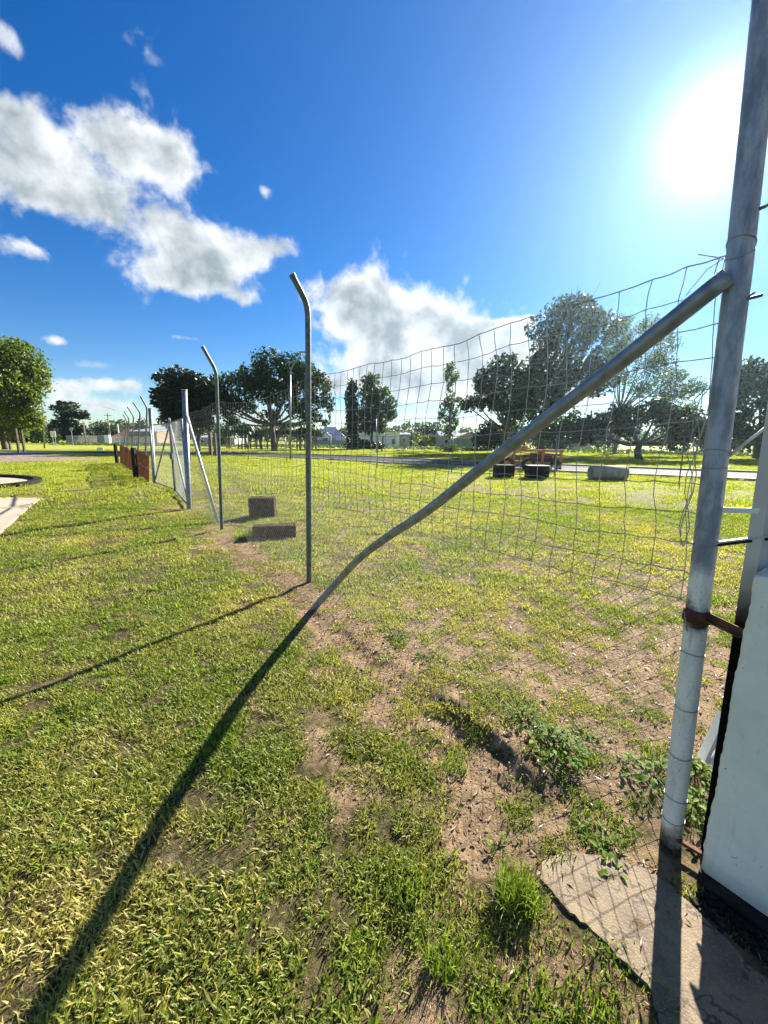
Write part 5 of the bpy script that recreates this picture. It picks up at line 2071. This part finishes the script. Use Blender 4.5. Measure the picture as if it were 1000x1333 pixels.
def weed(px, py, label, nleaf, size, rad, hgt, seed):
    c = gp(px, py)
    r = random.Random(seed)
    t = empty('broadleaf_weed', (c.x, c.y, ghs(c.x, c.y)), label, 'weed', 'broadleaf weeds by the fence')
    lm, sm_ = MB(), MB()
    tints = []
    for k in range(nleaf):
        a = r.uniform(0, 6.283)
        q = rad * math.sqrt(r.random())
        z = hgt * r.random() * (1 - .5 * q / rad) + .006
        o_ = Vector((q * math.cos(a), q * math.sin(a), z))
        h = a + r.uniform(-.9, .9)
        d = Vector((math.cos(h), math.sin(h), r.uniform(-.35, .55))).normalized()
        sd = d.cross(Vector((0, 0, 1))).normalized()
        up = sd.cross(d)
        L = size * r.uniform(.6, 1.25)
        w = L * r.uniform(.38, .55)
        n0 = len(lm.v)
        prof_ = ((0, .04), (.18, .75), (.42, 1.0), (.70, .72), (1, .0))
        for f, ww in prof_:
            cc = o_ + d * L * f - up * (L * .22 * f * f)
            lm.v += [tuple(cc - sd * w * .5 * ww + up * L * .07 * ww), tuple(cc), tuple(cc + sd * w * .5 * ww + up * L * .07 * ww)]
        tn = r.random()
        tints += [tn, tn * .7, tn] * 5
        for s_ in range(4):
            for c_ in range(2):
                a0 = n0 + s_ * 3 + c_
                lm.f.append((a0, a0 + 1, a0 + 4, a0 + 3))
        if k % 2 == 0:
            sm_.tube([Vector((q * .2 * math.cos(a), q * .2 * math.sin(a), -.005)), o_ * .6 + Vector((0, 0, .004)), o_], .0011, 4, cap=False)
    me = lm.mesh('leaves')
    at_ = me.attributes.new('tint', 'FLOAT', 'POINT')
    at_.data.foreach_set('value', np.array(tints, np.float32))
    me.materials.append(M['leaf_weed'])
    me.polygons.foreach_set('use_smooth', [True] * len(me.polygons))
    for nm, m2 in (('leaves', me), ('stem', sm_.mesh('stem'))):
        if nm == 'stem':
            m2.materials.append(M['leaf_weed'])
        o = bpy.data.objects.new(nm, m2)
        COL.objects.link(o)
        o.parent = t
    return t


weed(725, 985, 'big leafy weed with dark shade under it, left of the thick post', 190, .034, .12, .10, 1)
weed(680, 950, 'leafy weed creeping along the soil ledge', 90, .026, .10, .05, 2)
weed(760, 960, 'small leafy weed behind the big one', 60, .024, .08, .05, 3)
weed(850, 1020, 'leafy weed against the left side of the thick post', 120, .034, .12, .09, 4)
weed(902, 1060, 'dark leafy weed in the gap between thick post and white wall', 110, .034, .09, .10, 5)
weed(905, 1010, 'leafy weed behind the thick post under the white trim', 80, .034, .09, .12, 55)
weed(517, 832, 'single bright lime weed on the far side of the brace', 34, .040, .07, .05, 6)
weed(792, 1108, 'small weed sprawling over the top edge of the slab', 18, .036, .05, .03, 7)
weed(798, 1136, 'lone weed sprig lying on the slab', 8, .040, .03, .02, 8)
weed(770, 1085, 'small sprig between slab and big weed', 30, .024, .06, .03, 9)
weed(650, 1105, 'flat weed at the upper left corner of the slab', 20, .024, .05, .02, 10)
weed(560, 860, 'low weed beside the ledge near the brace foot', 60, .026, .11, .03, 11)

# white offcuts behind the post
c = on_strainer(0.30) - FD * 0.05 + FN * 0.12
g_ = empty('plastic_trim', (c.x, c.y, 0.1), 'broken piece of white plastic guttering wedged behind the foot of the thick post', 'guttering')
m_ = MB()
dv = (Vector((0.10, 0.06, 0.13))).normalized()
sd = dv.cross(Vector((-.5, .8, .1))).normalized()
up = sd.cross(dv)
a0_, a1_ = c, c + dv * 0.20
cs = [(-.035, .02), (-.035, .0), (.0, -.004), (.035, .0), (.035, .026), (.030, .026), (.030, .005), (-.030, .005), (-.030, .02)]
n = len(cs)
for a_ in (a0_, a1_):
    for (u_, v_) in cs:
        m_.v.append(tuple(a_ + sd * u_ + up * v_))
for k in range(n):
    k2 = (k + 1) % n
    m_.f.append((k, k2, n + k2, n + k))
m_.f += [tuple(range(n)), tuple(reversed(range(n, 2 * n)))]
m_.build('gutter_length', M['white'], g_)
MB().bar(c + Vector((.03, 0, -.015)), c + Vector((.10, .02, .015)) + dv * .05, .055, .006).build('end_plate', M['sign_white'], g_)

glare_haze = MB().box((0, 0, 6.75), (1820, 1820, 21.5)).build('glare_haze', None)  # added scattering volume: imitates veiling lens glare over the trees near the sun
tag(glare_haze, 'added air volume that imitates veiling lens glare over the field', 'glare_haze', None, 'stuff')
hm = bpy.data.materials.new('veiling_glare')
hm.use_nodes = True
hm.node_tree.nodes.clear()
hb = NB(hm.node_tree)
pv = hb.n('ShaderNodeVolumePrincipled')
hb.put(pv.inputs['Color'], (0.62, 0.86, 1.0))
hb.put(pv.inputs['Density'], 0.00026)
hb.put(pv.inputs['Anisotropy'], 0.80)
ho = hb.n('ShaderNodeOutputMaterial')
hm.node_tree.links.new(pv.outputs[0], ho.inputs['Volume'])
glare_haze.data.materials.append(hm)
print('scene done', len(bpy.data.objects))
